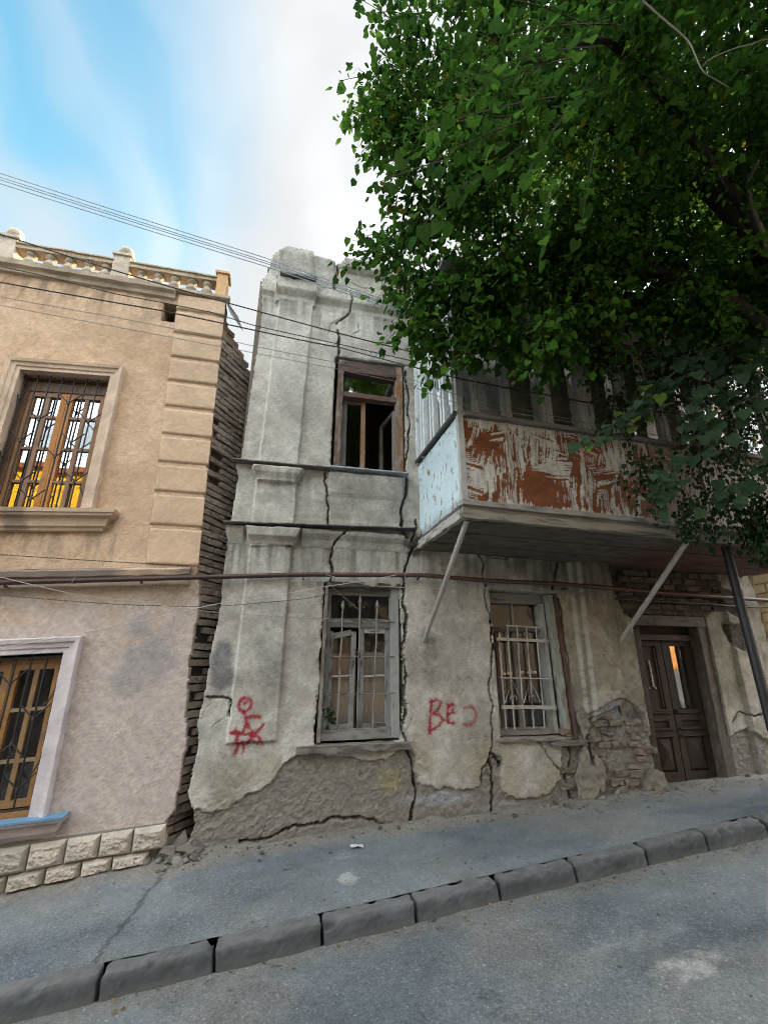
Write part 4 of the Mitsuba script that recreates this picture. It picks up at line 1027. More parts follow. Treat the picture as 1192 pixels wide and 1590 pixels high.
m = box(1.93, 2.03, BY + 0.08, BY + 0.09, 2.45, 3.2, 0.03, 0.01)
put(B + "__curtain", m, C(m[0], (0.40, 0.47, 0.52), 0.3, 9), "mat_matte", label="strip of pale blue cloth behind the corner pane")
# glazed end: narrow white posts
for n_, (yy, w) in enumerate([(-0.03, 0.06), (-0.26, 0.05), (-0.36, 0.05), (-0.62, 0.05), (-0.72, 0.05), (-0.98, 0.05), (-1.07, 0.05), (-1.30, 0.06)]):
    m = bar((BX0, yy, 2.47), (BX0, yy, 4.3), w, 0.06, 0.02, 0.002, (1, 0, 0))
    put(B + "__end_mullion", m, peel(m[0], (0.60, 0.655, 0.68), (0.22, 0.2, 0.19), 0.26, 2, 60 + n_), "mat_wood")
for n_, (a, b) in enumerate(((-0.235, -0.06), (-0.595, -0.385), (-0.955, -0.745), (-1.27, -1.095))):
    v = np.array([[BX0, a, 2.48], [BX0, b, 2.48], [BX0, b, 4.28], [BX0, a, 4.28]])
    k = key(B + "__end_pane")
    scene[k] = mikit.ply((v, np.array([[0, 1, 2], [0, 2, 3]])), "mat_mirror_glass")
    m = box(BX0 + 0.10, BX0 + 0.11, a - 0.03, b + 0.03, 2.46, 4.25, 0.02, 0.012, n_)
    fold_shade = 0.5 + 0.5 * np.sin(m[0][:, 1] * 120 + 3 * n_)  # shade of the curtain folds, painted into its colour
    put(B + "__lace_curtain", m, C(m[0], (0.55, 0.62, 0.67), 0.25, 6, n_) * (0.75 + 0.25 * fold_shade[:, None]), "mat_matte")
# props
m = tube([(1.70, -1.36, 1.30), (1.685, -0.7, 0.77), (1.67, 0.02, 0.215)], 0.027, 10)
put(B + "__brace", m, peel(m[0], (0.42, 0.41, 0.385), (0.2, 0.17, 0.14), 0.25, 2, 1), "mat_metal", smooth=True, label="pale steel brace from the balcony's left corner to the wall")
m = tube([(4.22, -1.36, 1.24), (4.23, -0.7, 0.72), (4.24, 0.02, 0.17)], 0.030, 10)
put(B + "__brace", m, peel(m[0], (0.44, 0.425, 0.395), (0.2, 0.17, 0.14), 0.22, 2, 2), "mat_metal", smooth=True, label="pale steel brace beside the door")
m = tube([(4.80, -1.30, 1.27), (4.80, -1.31, 0.2), (4.80, -1.32, -1.45)], 0.045, 12)
put(B + "__post", m, C(m[0], (0.018, 0.019, 0.024), 0.3, 6), "mat_paint", smooth=True, label="black steel post propping the balcony's outer edge")
# torn felt and splinters where the balcony meets the wall
m = cat(bar((1.60, -0.10, 1.40), (1.75, -0.16, 1.47), 0.10, 0.03, 0.02, 0.02), bar((1.48, -0.06, 1.34), (1.62, -0.10, 1.45), 0.06, 0.03, 0.02, 0.02, seed=3), bar((1.53, -0.05, 1.27), (1.68, -0.07, 1.33), 0.05, 0.04, 0.02, 0.02, seed=5))
put(B + "__torn_felt", m, (0.05, 0.046, 0.042), "mat_matte")

# ------------------------------------------------------------------ the peach house on the left
PH = thing("peach_house", "peach plastered house with barred wooden windows, stone balustrade and bare brick side wall", "house")
Q = PH + "__"
corner = np.array([(5.2, -0.985), (4.59, -0.98), (3.67, -0.96), (2.07, -0.92), (0.97, -0.885), (0.76, -0.83), (0.55, -0.81), (0.22, -0.825), (-0.04, -0.835), (-0.53, -0.81), (-0.7, -0.765), (-1.07, -0.785), (-1.31, -0.80), (-1.41, -0.86), (-2.4, -0.86)])[::-1]


def corner_x(z):
    return np.interp(z, corner[:, 0], corner[:, 1])


def tl(x):
    return 0.06 * (np.asarray(x, float) + 0.95)


rx, rz = np.arange(-4.6, -0.72, 0.016), np.arange(-2.2, 4.64, 0.016)
RX, RZ = np.meshgrid(rx, rz, indexing="ij")
PL = np.stack([RX.ravel(), RZ.ravel()], -1)
L3 = np.stack([PL[:, 0], 0 * PL[:, 0], PL[:, 1]], -1)
g1, g2, g3, g4 = fbm(L3 * 1.1, 4, 71), fbm(L3 * 5, 4, 72), fbm(L3 * 22, 3, 73), noise(L3 * 60, 74)
diag = fbm(np.stack([PL[:, 0] * 5 - PL[:, 1] * 5, 0 * g1, PL[:, 0] * 14 + PL[:, 1] * 14], -1), 4, 75)
hl = 0.004 * (g2 - 0.5) + 0.003 * (g3 - 0.5) + 0.0035 * (g4 - 0.5) + 0.008 * (g1 - 0.5)
lowz = ss(0.95, 0.60, PL[:, 1] + 0.35 * (g1 - 0.5))
hl += lowz * (-0.010 + 0.012 * (diag - 0.5))
jagged = ss(0.95, 0.7, PL[:, 1]) * 0.03 * 2 * (fbm(L3 * 9, 3, 77) - 0.5) + 0.006 * (g3 - 0.5)
keepL = PL[:, 0] < corner_x(PL[:, 1]) + jagged
hl *= ss(0.0, 0.03, corner_x(PL[:, 1]) + jagged - PL[:, 0] + 0.02)
w_up = (-3.055, -2.135, 1.60, 3.30)
w_lo = (-2.97, -2.0, -1.24, 0.165)
vent = (-1.71, -1.57, 4.16, 4.41)
for (a, b, z0, z1) in (w_up, w_lo, vent):
    zz = PL[:, 1] - (tl(PL[:, 0]) if a != vent[0] else 0)
    keepL &= ~((PL[:, 0] > a) & (PL[:, 0] < b) & (zz > z0) & (zz < z1))
tone = ss(0.25, 0.75, 0.55 * g1 + 0.45 * g2)[:, None]
cl = np.array([0.39, 0.27, 0.180]) * (1 - tone) + np.array([0.51, 0.375, 0.265]) * tone
lil = np.array([0.42, 0.365, 0.335]) * (0.86 + 0.28 * diag[:, None])
dk = ss(0.1, 1.0, 1 - ((PL[:, 0] + 1.30) / 0.36) ** 2 - ((PL[:, 1] - 0.05) / 0.52) ** 2 + 1.6 * (g2 - 0.5) + 0.8 * (diag - 0.5))[:, None]
lil = lil * (1 - 0.60 * dk) + 0.60 * dk * np.array([0.215, 0.21, 0.225])
gr = (ss(0.25, 0.8, 1 - ((PL[:, 1] - 0.62) / 0.25) ** 2 + (g2 - 0.5)))[:, None] * (PL[:, 1] < 0.85)[:, None]
mlow = (lowz * ss(0.35, 0.75, 0.4 * g1 + 0.6 * g2 + 0.45 * ss(0.6, -0.4, PL[:, 1]) + 0.15 * ss(-1.8, -1.2, PL[:, 0])))[:, None]
cl = cl * (1 - 0.35 * gr) + 0.35 * gr * np.array([0.25, 0.22, 0.19])
cl = cl * (1 - mlow) + mlow * lil
st = fbm(np.stack([PL[:, 0] * 14, 0 * g1, PL[:, 1] * 1.1], -1), 3, 79)
cl *= (1 - 0.30 * ss(0.4, 0.75, st) * ss(3.7, 4.5, PL[:, 1]))[:, None]
spot = ss(0.35, 0.9, 1 - ((PL[:, 0] + 1.95) / 0.22) ** 2 - ((PL[:, 1] - 4.0) / 0.3) ** 2 + 0.7 * (g2 - 0.5))[:, None]
cl = cl * (1 - 0.28 * spot) + 0.28 * spot * np.array([0.25, 0.17, 0.11])
pit = ss(0.70, 0.92, noise(L3 * 62 + 8, 76))
strk = fbm(np.stack([PL[:, 0] * 20 + 3 * g1, 0 * g1, PL[:, 1] * 2.2], -1), 4, 78)
sillrun = ss(0.42, 0.68, strk) * np.maximum(ss(0.7, 0.0, 1.33 - PL[:, 1]) * (PL[:, 1] < 1.33) * (PL[:, 0] < -1.75), ss(0.6, 0.0, 4.45 - PL[:, 1]) * (PL[:, 1] < 4.5))
cl *= (1 - 0.34 * sillrun)[:, None] * (1 - 0.22 * pit)[:, None] * (0.92 + 0.16 * strk)[:, None]
cl *= (0.80 + 0.40 * g4[:, None]) * (0.88 + 0.24 * g3[:, None])
# string course zone is built apart; the wall is cut into one sheet with its reveals
VL = np.stack([PL[:, 0], -hl, PL[:, 1]], -1)
nz_ = len(rz)
i, j = np.meshgrid(np.arange(len(rx) - 1), np.arange(len(rz) - 1), indexing="ij")
a = (i * nz_ + j).ravel()
ql = np.stack([a, a + nz_, a + nz_ + 1, a + 1], -1)
ql = ql[keepL[ql].all(1)]
split(ql, VL, np.clip(cl, 0.02, 0.8), {0: "wall"}, np.zeros(len(PL), np.int8), "mat_plaster", Q, back=0.24)
put(Q + "backing", cat(box(-4.6, -1.02, 0.5, 0.6, -2.4, 4.5, 0.8), box(-4.6, -1.05, 5.6, 5.8, -2.4, 6.5, 0.8), box(-4.8, -4.6, 0, 5.8, -2.4, 5.0, 0.8)), (0.05, 0.045, 0.04))
# quoin blocks
zq = [4.62, 4.345, 3.985, 3.62, 3.28, 2.92, 2.545, 2.185, 1.825, 1.43, 0.985]
for n_, (zt, zb) in enumerate(zip(zq[:-1], zq[1:])):
    zt, zb = zt - 0.012, zb + 0.012
    nxx, nzz = 30, max(6, int((zt - zb) / 0.02))
    U, Z = np.meshgrid(lin(nxx, 0, 1), lin(nzz, zb, zt), indexing="ij")
    xl = np.interp(Z, [0.98, 1.42, 4.65], [-1.42, -1.44, -1.585])
    X = xl + U * (corner_x(Z) + 0.004 - xl)
    q = np.stack([X, 0 * X, Z], -1)
    edge = np.minimum(np.minimum(ss(0, 0.015, Z - zb), ss(0, 0.015, zt - Z)), np.minimum(ss(-0.001, 0.012, X - xl), 1))
    Yq = -0.026 * edge + 0.004 - 0.007 * (fbm(q * 9, 3, 80 + n_) - 0.5) - 0.003 * (noise(q * 55, 3) - 0.5)
    g = np.stack([X, Yq, Z], -1).reshape(-1, 3)
    c = C(g, np.array([0.47, 0.345, 0.243]) * (0.96 + 0.08 * np.random.default_rng(n_).random()), 0.2, 4, 81 + n_, 0.14)
    ed = edge.reshape(-1)[:, None]
    put(Q + "quoin", (g, grid_faces(nxx, nzz)), c * (0.55 + 0.45 * ed), "mat_plaster", smooth=True)
# cornice, balustrade
cr = C(np.zeros((1, 3)), (0.4, 0.36, 0.3))
m = moulding([(0.0, 4.50), (0.04, 4.51), (0.05, 4.56), (0.10, 4.58), (0.11, 4.64), (0.0, 4.65)], -4.6, -1.60, nx=120, returns=(0, 0))
m = (wob(m[0], 0.006, 3, 9), m[1])
c = C(m[0], (0.36, 0.30, 0.235), 0.35, 5, 2)
put(Q + "cornice", m, c * (1 - 0.35 * ss(0.4, 0.7, fbm(m[0] * 4, 3, 1))[:, None]), "mat_plaster")
m = moulding([(0.03, 4.61), (0.06, 4.62), (0.065, 4.66), (0.0, 4.665)], -1.60, -0.99, nx=30, returns=(0, 1))
put(Q + "cornice", m, C(m[0], (0.36, 0.30, 0.235), 0.3, 6, 3), "mat_plaster")
STONE = (0.40, 0.35, 0.285)
for n_, (x, w, h, fin) in enumerate([(-3.57, 0.19, 5.0, 1), (-2.29, 0.19, 5.02, 1), (-1.055, 0.13, 5.01, 0)]):
    m = cat(box(x - w / 2, x + w / 2, -0.06, 0.12, 4.66, h, 0.04, 0.004, n_), box(x - w / 2 - 0.025, x + w / 2 + 0.025, -0.085, 0.145, h, h + 0.035, 0.04, 0.004, n_))
    cc = C(m[0], STONE if fin else (0.46, 0.29, 0.16), 0.3, 7, n_)  # end pier tinted orange, standing in for low sun on it
    put(Q + "balustrade_pier", m, cc, "mat_plaster")
    if fin:
        m = lathe([(0.02, h + 0.03), (0.07, h + 0.05), (0.055, h + 0.07), (0.085, h + 0.10), (0.092, h + 0.135), (0.08, h + 0.175), (0.045, h + 0.205), (0.003, h + 0.215)], x, 0.03, 18)
        put(Q + "ball_finial", m, C(m[0], (0.36, 0.325, 0.27), 0.4, 12, n_), "mat_plaster", smooth=True)
for x0, x1 in ((-3.475, -2.385), (-2.195, -1.12)):
    m = cat(box(x0, x1, -0.055, 0.115, 4.875, 4.93, 0.04, 0.005), box(x0, x1, -0.075, 0.135, 4.93, 4.95, 0.04, 0.004))
    put(Q + "balustrade_rail", m, C(m[0], (0.33, 0.27, 0.20), 0.4, 6, 5), "mat_plaster")
for n_, x in enumerate((-3.33, -3.11, -2.895, -2.68, -2.48, -2.06, -1.855, -1.65, -1.44, -1.24)):
    m = lathe([(0.07, 4.655), (0.07, 4.675), (0.045, 4.69), (0.068, 4.72), (0.072, 4.745), (0.05, 4.785), (0.032, 4.815), (0.045, 4.825), (0.062, 4.84), (0.066, 4.87), (0.06, 4.885)], x, 0.03, 16)
    m = (wob(m[0], 0.004, n_, 20), m[1])
    put(Q + "baluster", m, C(m[0], (0.33, 0.29, 0.235), 0.4, 14, n_), "mat_plaster", smooth=True)
m = cat(box(-4.4, -1.0, 0.0, 0.10, 4.585, 4.655, 0.2), box(-4.4, -1.02, 0.1, 5.6, 4.45, 4.52, 0.5))
put(Q + "roof", m, (0.2, 0.18, 0.16))
m = tube([(-0.97, -0.06, 4.61), (-0.975, 0.5, 4.83)], 0.001, 4)
v = np.array([[-1.0, -0.07, 4.635], [-0.79, -0.07, 4.34], [-0.79, 0.55, 4.62], [-1.0, 0.55, 4.91], [-1.0, -0.07, 4.625], [-0.79, -0.07, 4.33], [-0.79, 0.55, 4.61], [-1.0, 0.55, 4.90]])
put(Q + "eave_flashing", (v, np.array([[0, 1, 2], [0, 2, 3], [4, 6, 5], [4, 7, 6], [0, 4, 5], [0, 5, 1], [1, 5, 6], [1, 6, 2], [2, 6, 7], [2, 7, 3]])), (0.16, 0.165, 0.17), "mat_metal")
# the string course
m = moulding([(0.02, 0.80), (0.06, 0.805), (0.065, 0.845), (0.03, 0.855), (0.035, 0.885), (0.085, 0.90), (0.095, 0.955), (0.03, 0.985)], -4.6, -0.95, nx=160, returns=(0, 0), tilt=tl)
m = (wob(m[0], 0.007, 5, 9), m[1])
zz = m[0][:, 2] - tl(m[0][:, 0])
c = C(m[0], (0.40, 0.30, 0.225), 0.3, 4, 3)
dk = (ss(0.86, 0.89, zz) * ss(0.25, 0.6, fbm(m[0] * 3.3, 3, 4)))[:, None]
put(Q + "string_course", m, c * (1 - 0.75 * dk) + 0.75 * dk * np.array([0.11, 0.10, 0.095]), "mat_plaster")


def tilted(m):
    v = m[0].copy()
    v[:, 2] += tl(v[:, 0])
    return v, m[1]


def stepped_architrave(name, win, wid, base, sd):
    a, b, z0, z1 = win
    steps = [(0.0, 0.035), (0.30, 0.035), (0.34, 0.05), (0.62, 0.055), (0.68, 0.075), (0.92, 0.085), (1.0, 0.06)]
    pieces = []
    for s, e in (("left", None), ("top", None), ("right", None)):
        rows = []
        for t, d in steps + [(1.0, -0.01)]:
            o = t * wid
            if s == "left":
                pts = [(a - o, z0), (a - o, z1 + o)]
            elif s == "right":
                pts = [(b + o, z1 + o), (b + o, z0)]
            else:
                pts = [(a - o, z1 + o), (b + o, z1 + o)]
            L = lin(70, 0, 1)[:, None]
            p = np.array(pts[0]) * (1 - L) + np.array(pts[1]) * L
            rows.append(np.stack([p[:, 0], np.full(len(p), -d), p[:, 1]], -1))
        v = np.array(rows)
        inner = v[:1].copy()
        inner[..., 1] = 0.16
        v = np.concatenate([inner, v], 0)
        f = grid_faces(v.shape[0] - 1, v.shape[1] - 1)
        v = v.reshape(-1, 3)
        v = wob(v, 0.003, sd, 12)
        pieces.append((v, f))
    m = tilted(cat(*pieces))
    put(name, m, C(m[0], base, 0.25, 5, sd, 0.12), "mat_plaster")


# upper barred window
Wn = key(Q + "window")
labels[Wn] = {"label": "upper window with orange wooden leaves reflecting sky and a yellow wall, behind dark iron bars"}
stepped_architrave(Wn + "__architrave", w_up, 0.135, (0.46, 0.36, 0.28), 1)
m = moulding([(0.03, 1.385), (0.05, 1.39), (0.055, 1.415), (0.085, 1.43), (0.10, 1.51), (0.15, 1.53), (0.155, 1.555), (0.17, 1.56), (0.175, 1.60), (0.0, 1.61)], -3.36, -1.93, nx=80, tilt=tl)
c = C(m[0], (0.44, 0.335, 0.25), 0.25, 5, 6)
stn = ss(0.3, 0.9, 1 - ((m[0][:, 0] + 2.66) / 0.16) ** 2 + 1.2 * (fbm(m[0] * 9, 3, 2) - 0.5))[:, None]
put(Wn + "__sill", m, c * (1 - 0.6 * stn) + 0.6 * stn * np.array([0.12, 0.10, 0.09]), "mat_plaster")
ORW, ORB = (0.33, 0.135, 0.032), (0.20, 0.12, 0.07)


def leaf_window(Wn, x0, x1, z0, z1, rows, yy, warm, mat, curved=False, gaps=()):
    """One leaf: stiles, rails, one upright glazing bar and rows of panes."""
    st = 0.060
    xm = (x0 + x1) / 2
    def W_(nm, m, ax, sd, paint):
        m = tilted(m)
        put(Wn + "__" + nm, m, peel(m[0], paint, ORB, 0.38, ax, sd), "mat_paint")
    W_("stile", bar((x0 + st / 2, yy, z0), (x0 + st / 2, yy, z1), st, 0.05, 0.025, 0.001), 2, int(x0 * -100), warm[0])
    W_("stile", bar((x1 - st / 2, yy, z0), (x1 - st / 2, yy, z1), st, 0.05, 0.025, 0.001), 2, int(x1 * -100), warm[1])
    W_("rail", bar((x0 + st, yy, z1 - 0.03), (x1 - st, yy, z1 - 0.03), 0.06, 0.05, 0.025, 0.001), 0, 3, warm[2])
    W_("rail", bar((x0 + st, yy, z0 + 0.03), (x1 - st, yy, z0 + 0.03), 0.06, 0.05, 0.025, 0.001), 0, 4, warm[2])
    W_("glazing_bar", bar((xm, yy, z0 + 0.06), (xm, yy, z1 - 0.06), 0.042, 0.035, 0.025, 0.001), 2, 5, warm[2])
    zs = [z0 + 0.06] + list(rows) + [z1 - 0.06]
    for z in rows:
        for a, b in ((x0 + st, xm - 0.021), (xm + 0.021, x1 - st)):
            W_("glazing_bar", bar((a, yy, z), (b, yy, z), 0.032, 0.032, 0.025, 0.001), 0, 6, warm[3])
    for a, b in ((x0 + st, xm - 0.021), (xm + 0.021, x1 - st)):
        for za, zb in zip(zs[:-1], zs[1:]):
            d = 0.016 if za != zs[0] else 0
            t = float(tl((a + b) / 2))
            glass(Wn + "__pane", a - 0.004, b + 0.004, yy + 0.008, za + d - 0.02 + t, zb - (0.016 if zb != zs[-1] else 0) + 0.02 + t, mat)


wp = [(0.20, 0.095, 0.038), (0.40, 0.165, 0.030), (0.22, 0.125, 0.075), (0.20, 0.115, 0.07)]
m = tilted(cat(bar((-3.02, 0.14, 1.60), (-3.02, 0.14, 3.26), 0.07, 0.06, 0.03), bar((-2.16, 0.14, 1.60), (-2.16, 0.14, 3.26), 0.05, 0.06, 0.03), bar((-2.98, 0.14, 3.20), (-2.19, 0.14, 3.20), 0.16, 0.06, 0.03)))
put(Wn + "__frame", m, peel(m[0], (0.085, 0.05, 0.03), (0.05, 0.035, 0.03), 0.3, 2, 8), "mat_paint")
leaf_window(Wn, -2.985, -2.595, 1.62, 3.12, (2.00, 2.40, 2.80), 0.15, wp, "mat_mirror_glass")
leaf_window(Wn, -2.590, -2.185, 1.62, 3.12, (2.00, 2.40, 2.80), 0.15, [wp[1], wp[0], wp[2], wp[3]], "mat_mirror_glass")
IRON = (0.022, 0.021, 0.022)


def bars(Wn, xs, z0, z1, yb):
    for n_, x in enumerate(xs):
        m = tilted(tube(line((x, yb, z0), (x, yb, z1), 8, 0.002, n_), 0.0085, 6))
        put(Wn + "__grille_bar", m, C(m[0], IRON, 0.3, 8, n_), "mat_metal", smooth=True)


def vee(Wn, x, z, w, h, yb, up=True):
    """A pair of slanting rods welded to the bars, with a little collar."""
    s = 1 if up else -1
    m = tilted(cat(tube([(x - w, yb - 0.012, z + s * h), (x - 0.004, yb - 0.012, z)], 0.007, 6), tube([(x + w, yb - 0.012, z + s * h), (x + 0.004, yb - 0.012, z)], 0.007, 6), tube([(x, yb - 0.012, z - 0.02), (x, yb - 0.012, z + 0.02)], 0.013, 6)))
    put(Wn + "__grille_scroll", m, C(m[0], IRON, 0.3, 8), "mat_metal", smooth=True)


xb = np.linspace(-3.03, -2.16, 8)
bars(Wn, xb, 1.60, 3.29, 0.06)
m = tilted(cat(bar((-3.05, 0.06, 1.625), (-2.14, 0.06, 1.625), 0.02, 0.012), bar((-3.05, 0.06, 3.265), (-2.14, 0.06, 3.265), 0.02, 0.012)))
put(Wn + "__grille_rail", m, IRON, "mat_metal")
for k_, z in ((0, 2.98), (4, 2.95), (2, 2.72), (6, 2.72), (0, 2.27), (4, 2.27), (2, 1.98), (6, 1.98), (1, 2.45), (5, 2.45), (3, 1.76), (7, 1.8)):
    vee(Wn, xb[k_], z, 0.115 if 0 < k_ < 7 else 0.06, 0.115, 0.06, True)
# lower barred window
Wn = key(Q + "window")
labels[Wn] = {"label": "lower window at the left edge with pale lilac surround and blue sill, behind black bars"}
stepped_architrave(Wn + "__architrave", w_lo, 0.145, (0.47, 0.43, 0.44), 2)
m = moulding([(0.03, -1.385), (0.05, -1.38), (0.09, -1.34), (0.11, -1.27), (0.15, -1.255), (0.155, -1.235)], -3.1, -1.84, nx=80, tilt=tl)
put(Wn + "__sill", m, C(m[0], (0.33, 0.28, 0.26), 0.3, 5, 6), "mat_plaster")
m = tilted(box(-3.25, -1.68, -0.165, 0.0, -1.233, -1.215, 0.03, 0.003))
put(Wn + "__sill_sheet", m, C(m[0], (0.10, 0.20, 0.32), 0.25, 4, 6), "mat_paint", label="blue painted sheet on the sill")
wp = [(0.26, 0.135, 0.045), (0.30, 0.155, 0.05), (0.27, 0.16, 0.075), (0.24, 0.175, 0.11)]
m = tilted(cat(bar((-2.93, 0.14, -1.2), (-2.93, 0.14, 0.13), 0.05, 0.06, 0.03), bar((-2.02, 0.14, -1.2), (-2.02, 0.14, 0.13), 0.04, 0.06, 0.03), bar((-2.9, 0.14, 0.11), (-2.04, 0.14, 0.11), 0.06, 0.06, 0.03), bar((-2.95, 0.10, -1.2), (-2.0, 0.10, -1.2), 0.05, 0.16, 0.03)))
put(Wn + "__frame", m, peel(m[0], (0.24, 0.12, 0.045), ORB, 0.35, 2, 18), "mat_paint")
leaf_window(Wn, -2.90, -2.475, -1.16, 0.08, (-0.78, -0.34), 0.15, wp, "mat_glass")
leaf_window(Wn, -2.470, -2.045, -1.16, 0.08, (-0.78, -0.34), 0.15, wp, "mat_glass")
xb = np.linspace(-2.94, -2.03, 8)
bars(Wn, xb, -1.22, 0.15, 0.05)
m = tilted(cat(bar((-2.97, 0.05, -1.17), (-2.0, 0.05, -1.17), 0.02, 0.012), bar((-2.97, 0.05, 0.13), (-2.0, 0.05, 0.13), 0.02, 0.012)))
put(Wn + "__grille_rail", m, (0.03, 0.03, 0.032), "mat_metal")
for k_, z in ((0, -0.1), (2, -0.35), (4, -0.1), (6, -0.42), (7, -0.20), (5, -0.62), (7, -0.80), (3, -0.75), (6, -1.0), (1, -0.8)):
    vee(Wn, xb[k_], z, 0.12 if 0 < k_ < 7 else 0.06, 0.12, 0.05, k_ % 2 == 0)
# rock faced stones at the foot
st_top = [(-4.3, -1.67, -1.92), (-4.0, -1.65, -1.90), (-3.7, -1.635, -1.875), (-3.4, -1.615, -1.85), (-3.1, -1.60, -1.83), (-2.76, -1.565, -1.79), (-2.48, -1.53, -1.755), (-2.21, -1.505, -1.715), (-1.94, -1.485, -1.685), (-1.66, -1.465, -1.655), (-1.395, -1.445, -1.625), (-1.13, -1.425, -1.615), (-0.86, -1.405, -1.595)]
st_bot = [(-4.2, -1.90, -2.08), (-3.85, -1.875, -2.05), (-3.5, -1.85, -2.02), (-3.2, -1.825, -2.0), (-2.9, -1.80, -1.97), (-2.62, -1.77, -1.93), (-2.34, -1.74, -1.88), (-2.06, -1.70, -1.83), (-1.78, -1.665, -1.79), (-1.51, -1.64, -1.76), (-1.27, -1.625, -1.73), (-0.97, -1.605, -1.70)]
for row in (st_top, st_bot):
    for n_, (p, q) in enumerate(zip(row[:-1], row[1:])):
        nu, nv = 34, 24
        U, Wv = np.meshgrid(lin(nu, 0, 1), lin(nv, 0, 1), indexing="ij")
        gpx = 0.006
        x = p[0] + gpx + U * (q[0] - p[0] - 2 * gpx)
        zt = p[1] + U * (q[1] - p[1]) - 0.005
        zb = p[2] + U * (q[2] - p[2]) + 0.005
        z = zb + Wv * (zt - zb)
        e = np.minimum(np.minimum(U, 1 - U) * (q[0] - p[0]), np.minimum(Wv, 1 - Wv) * 0.18)
        qq = np.stack([x, 0 * x, z], -1)
        rock = np.abs(fbm(np.stack([x * 7 - z * 6 + n_ * 7, 0 * x, z * 12 + x * 5], -1), 4, 90 + n_) - 0.5) * 2
        chisel = np.abs(fbm(np.stack([x * 26 - z * 20 + n_ * 3, 0 * x, z * 30 + x * 24], -1), 3, 190 + n_) - 0.5) * 2
        yy = -0.022 - 0.040 * ss(0.004, 0.030, e + 0.012 * (chisel - 0.4)) * (1.15 - rock) - 0.022 * ss(0.0, 0.02, e) * (0.9 - chisel) - 0.006 * ss(0.0, 0.006, e)
        body = np.stack([x, yy, z], -1)
        V_, F_ = body.reshape(-1, 3), grid_faces(nu, nv)
        rim = np.concatenate([body[:, 0], body[-1, 1:], body[::-1, -1][1:], body[0, ::-1][1:-1]])
        back = rim.copy()
        back[:, 1] = 0.03
        nr, o = len(rim), len(V_)
        k_ = np.arange(nr)
        F2 = np.vstack([np.stack([o + k_, o + nr + k_, o + nr + (k_ + 1) % nr], -1), np.stack([o + k_, o + nr + (k_ + 1) % nr, o + (k_ + 1) % nr], -1)])
        m = (np.vstack([V_, rim, back]), np.vstack([F_, F2]))
        put(Q + "base_stone", m, C(m[0], np.array([0.40, 0.365, 0.315]) * np.random.default_rng(n_ + 5).uniform(0.85, 1.1), 0.25, 8, n_, 0.15), "mat_plaster")
m = box(-4.6, -0.87, 0.005, 0.03, -2.3, -1.40, 0.1)
m[0][:, 2] += 0.06 * (m[0][:, 0] + 0.87) * (m[0][:, 2] > -1.6)
put(Q + "plinth_mortar", m, (0.20, 0.185, 0.16), "mat_plaster")
# the bare brick side wall, seen through the gap
WD, WN = np.array([0.545, 0.838, 0.0]), np.array([0.838, -0.545, 0.0])   # the party wall runs back at a slant; its face looks at the gap


def wall_at(s_, n_, z):
    return np.stack([corner_x(z) - 0.035 + 0.0 * s_, 0.0 * s_ + 0.02, z], -1) + s_[:, None] * WD + n_[:, None] * WN


r = np.random.default_rng(12)
spots = []
row = 0
z = -1.78
while z < 4.42:
    hgt = 0.063 + r.uniform(-0.004, 0.003)
    sa = 0.035 + r.uniform(0, 0.02)
    first = (0.12 if row % 2 else 0.25) + r.uniform(-0.02, 0.02)
    while sa < 1.9:
        L = first if sa < 0.06 else 0.25 + r.uniform(-0.012, 0.012)
        top = 4.44 - 0.80 * sa
        if z < top and not (sa < 0.06 and r.random() < 0.10):
            spots.append((sa, sa + L - 0.013, z, hgt))
        sa += L
    z += 0.0835 + r.uniform(-0.003, 0.003)
    row += 1
spots.sort(key=lambda q: q[0])
far = []
for n_, (sa, sb, z, hgt) in enumerate(spots):
    near_ = n_ < 300
    v, f = block(sb - sa, 0.11, hgt, 0.035 if near_ else 0.5)
    if near_:
        v = wob(v, 0.006, n_, 20)
    rot = r.uniform(-0.04, 0.04)
    off = -0.055 + r.uniform(-0.012, 0.010)
    v = wall_at(v[:, 0] + (sa + sb) / 2, v[:, 1] + off, np.full(len(v), z + hgt / 2)) + np.stack([0 * v[:, 0], 0 * v[:, 0], v[:, 2] + v[:, 0] * rot], -1)
    base = np.array([0.26, 0.215, 0.175]) * r.uniform(0.7, 1.2)
    if z > 4.0:
        base = base * [1.15, 1.02, 0.85]  # warm tint on the top bricks stands in for sunlight
    c = C(v, base, 0.4, 12, n_ % 9, 0.2)
    mm = ss(0.5, 0.7, fbm(v * 9 + n_, 3, 5))[:, None]
    c = c * (1 - 0.6 * mm) + 0.6 * mm * np.array([0.25, 0.235, 0.21])
    if near_:
        put(Q + "brick", (v, f[:, ::-1]), c, "mat_matte")
    else:
        far.append((v, f[:, ::-1], c))
m = cat(*[(a, b) for a, b, _ in far])
put(Q + "far_bricks", m, np.vstack([c for _, _, c in far]), "mat_matte", label="courses of bare brick running back along the gap", kind="stuff")
n = 60
zc = np.linspace(-2.4, 4.42, n)
e0, e1 = wall_at(np.full(n, 0.03), np.full(n, -0.045), zc), wall_at(np.clip((4.44 - zc) / 0.80, 0.05, 2.2), np.full(n, -0.045), zc)
v = np.concatenate([e0, e1])
f = np.array([[a, n + a, n + a + 1] for a in range(n - 1)] + [[a, n + a + 1, a + 1] for a in range(n - 1)])
put(Q + "brick_mortar", (v, f), (0.05, 0.043, 0.037), "mat_matte")

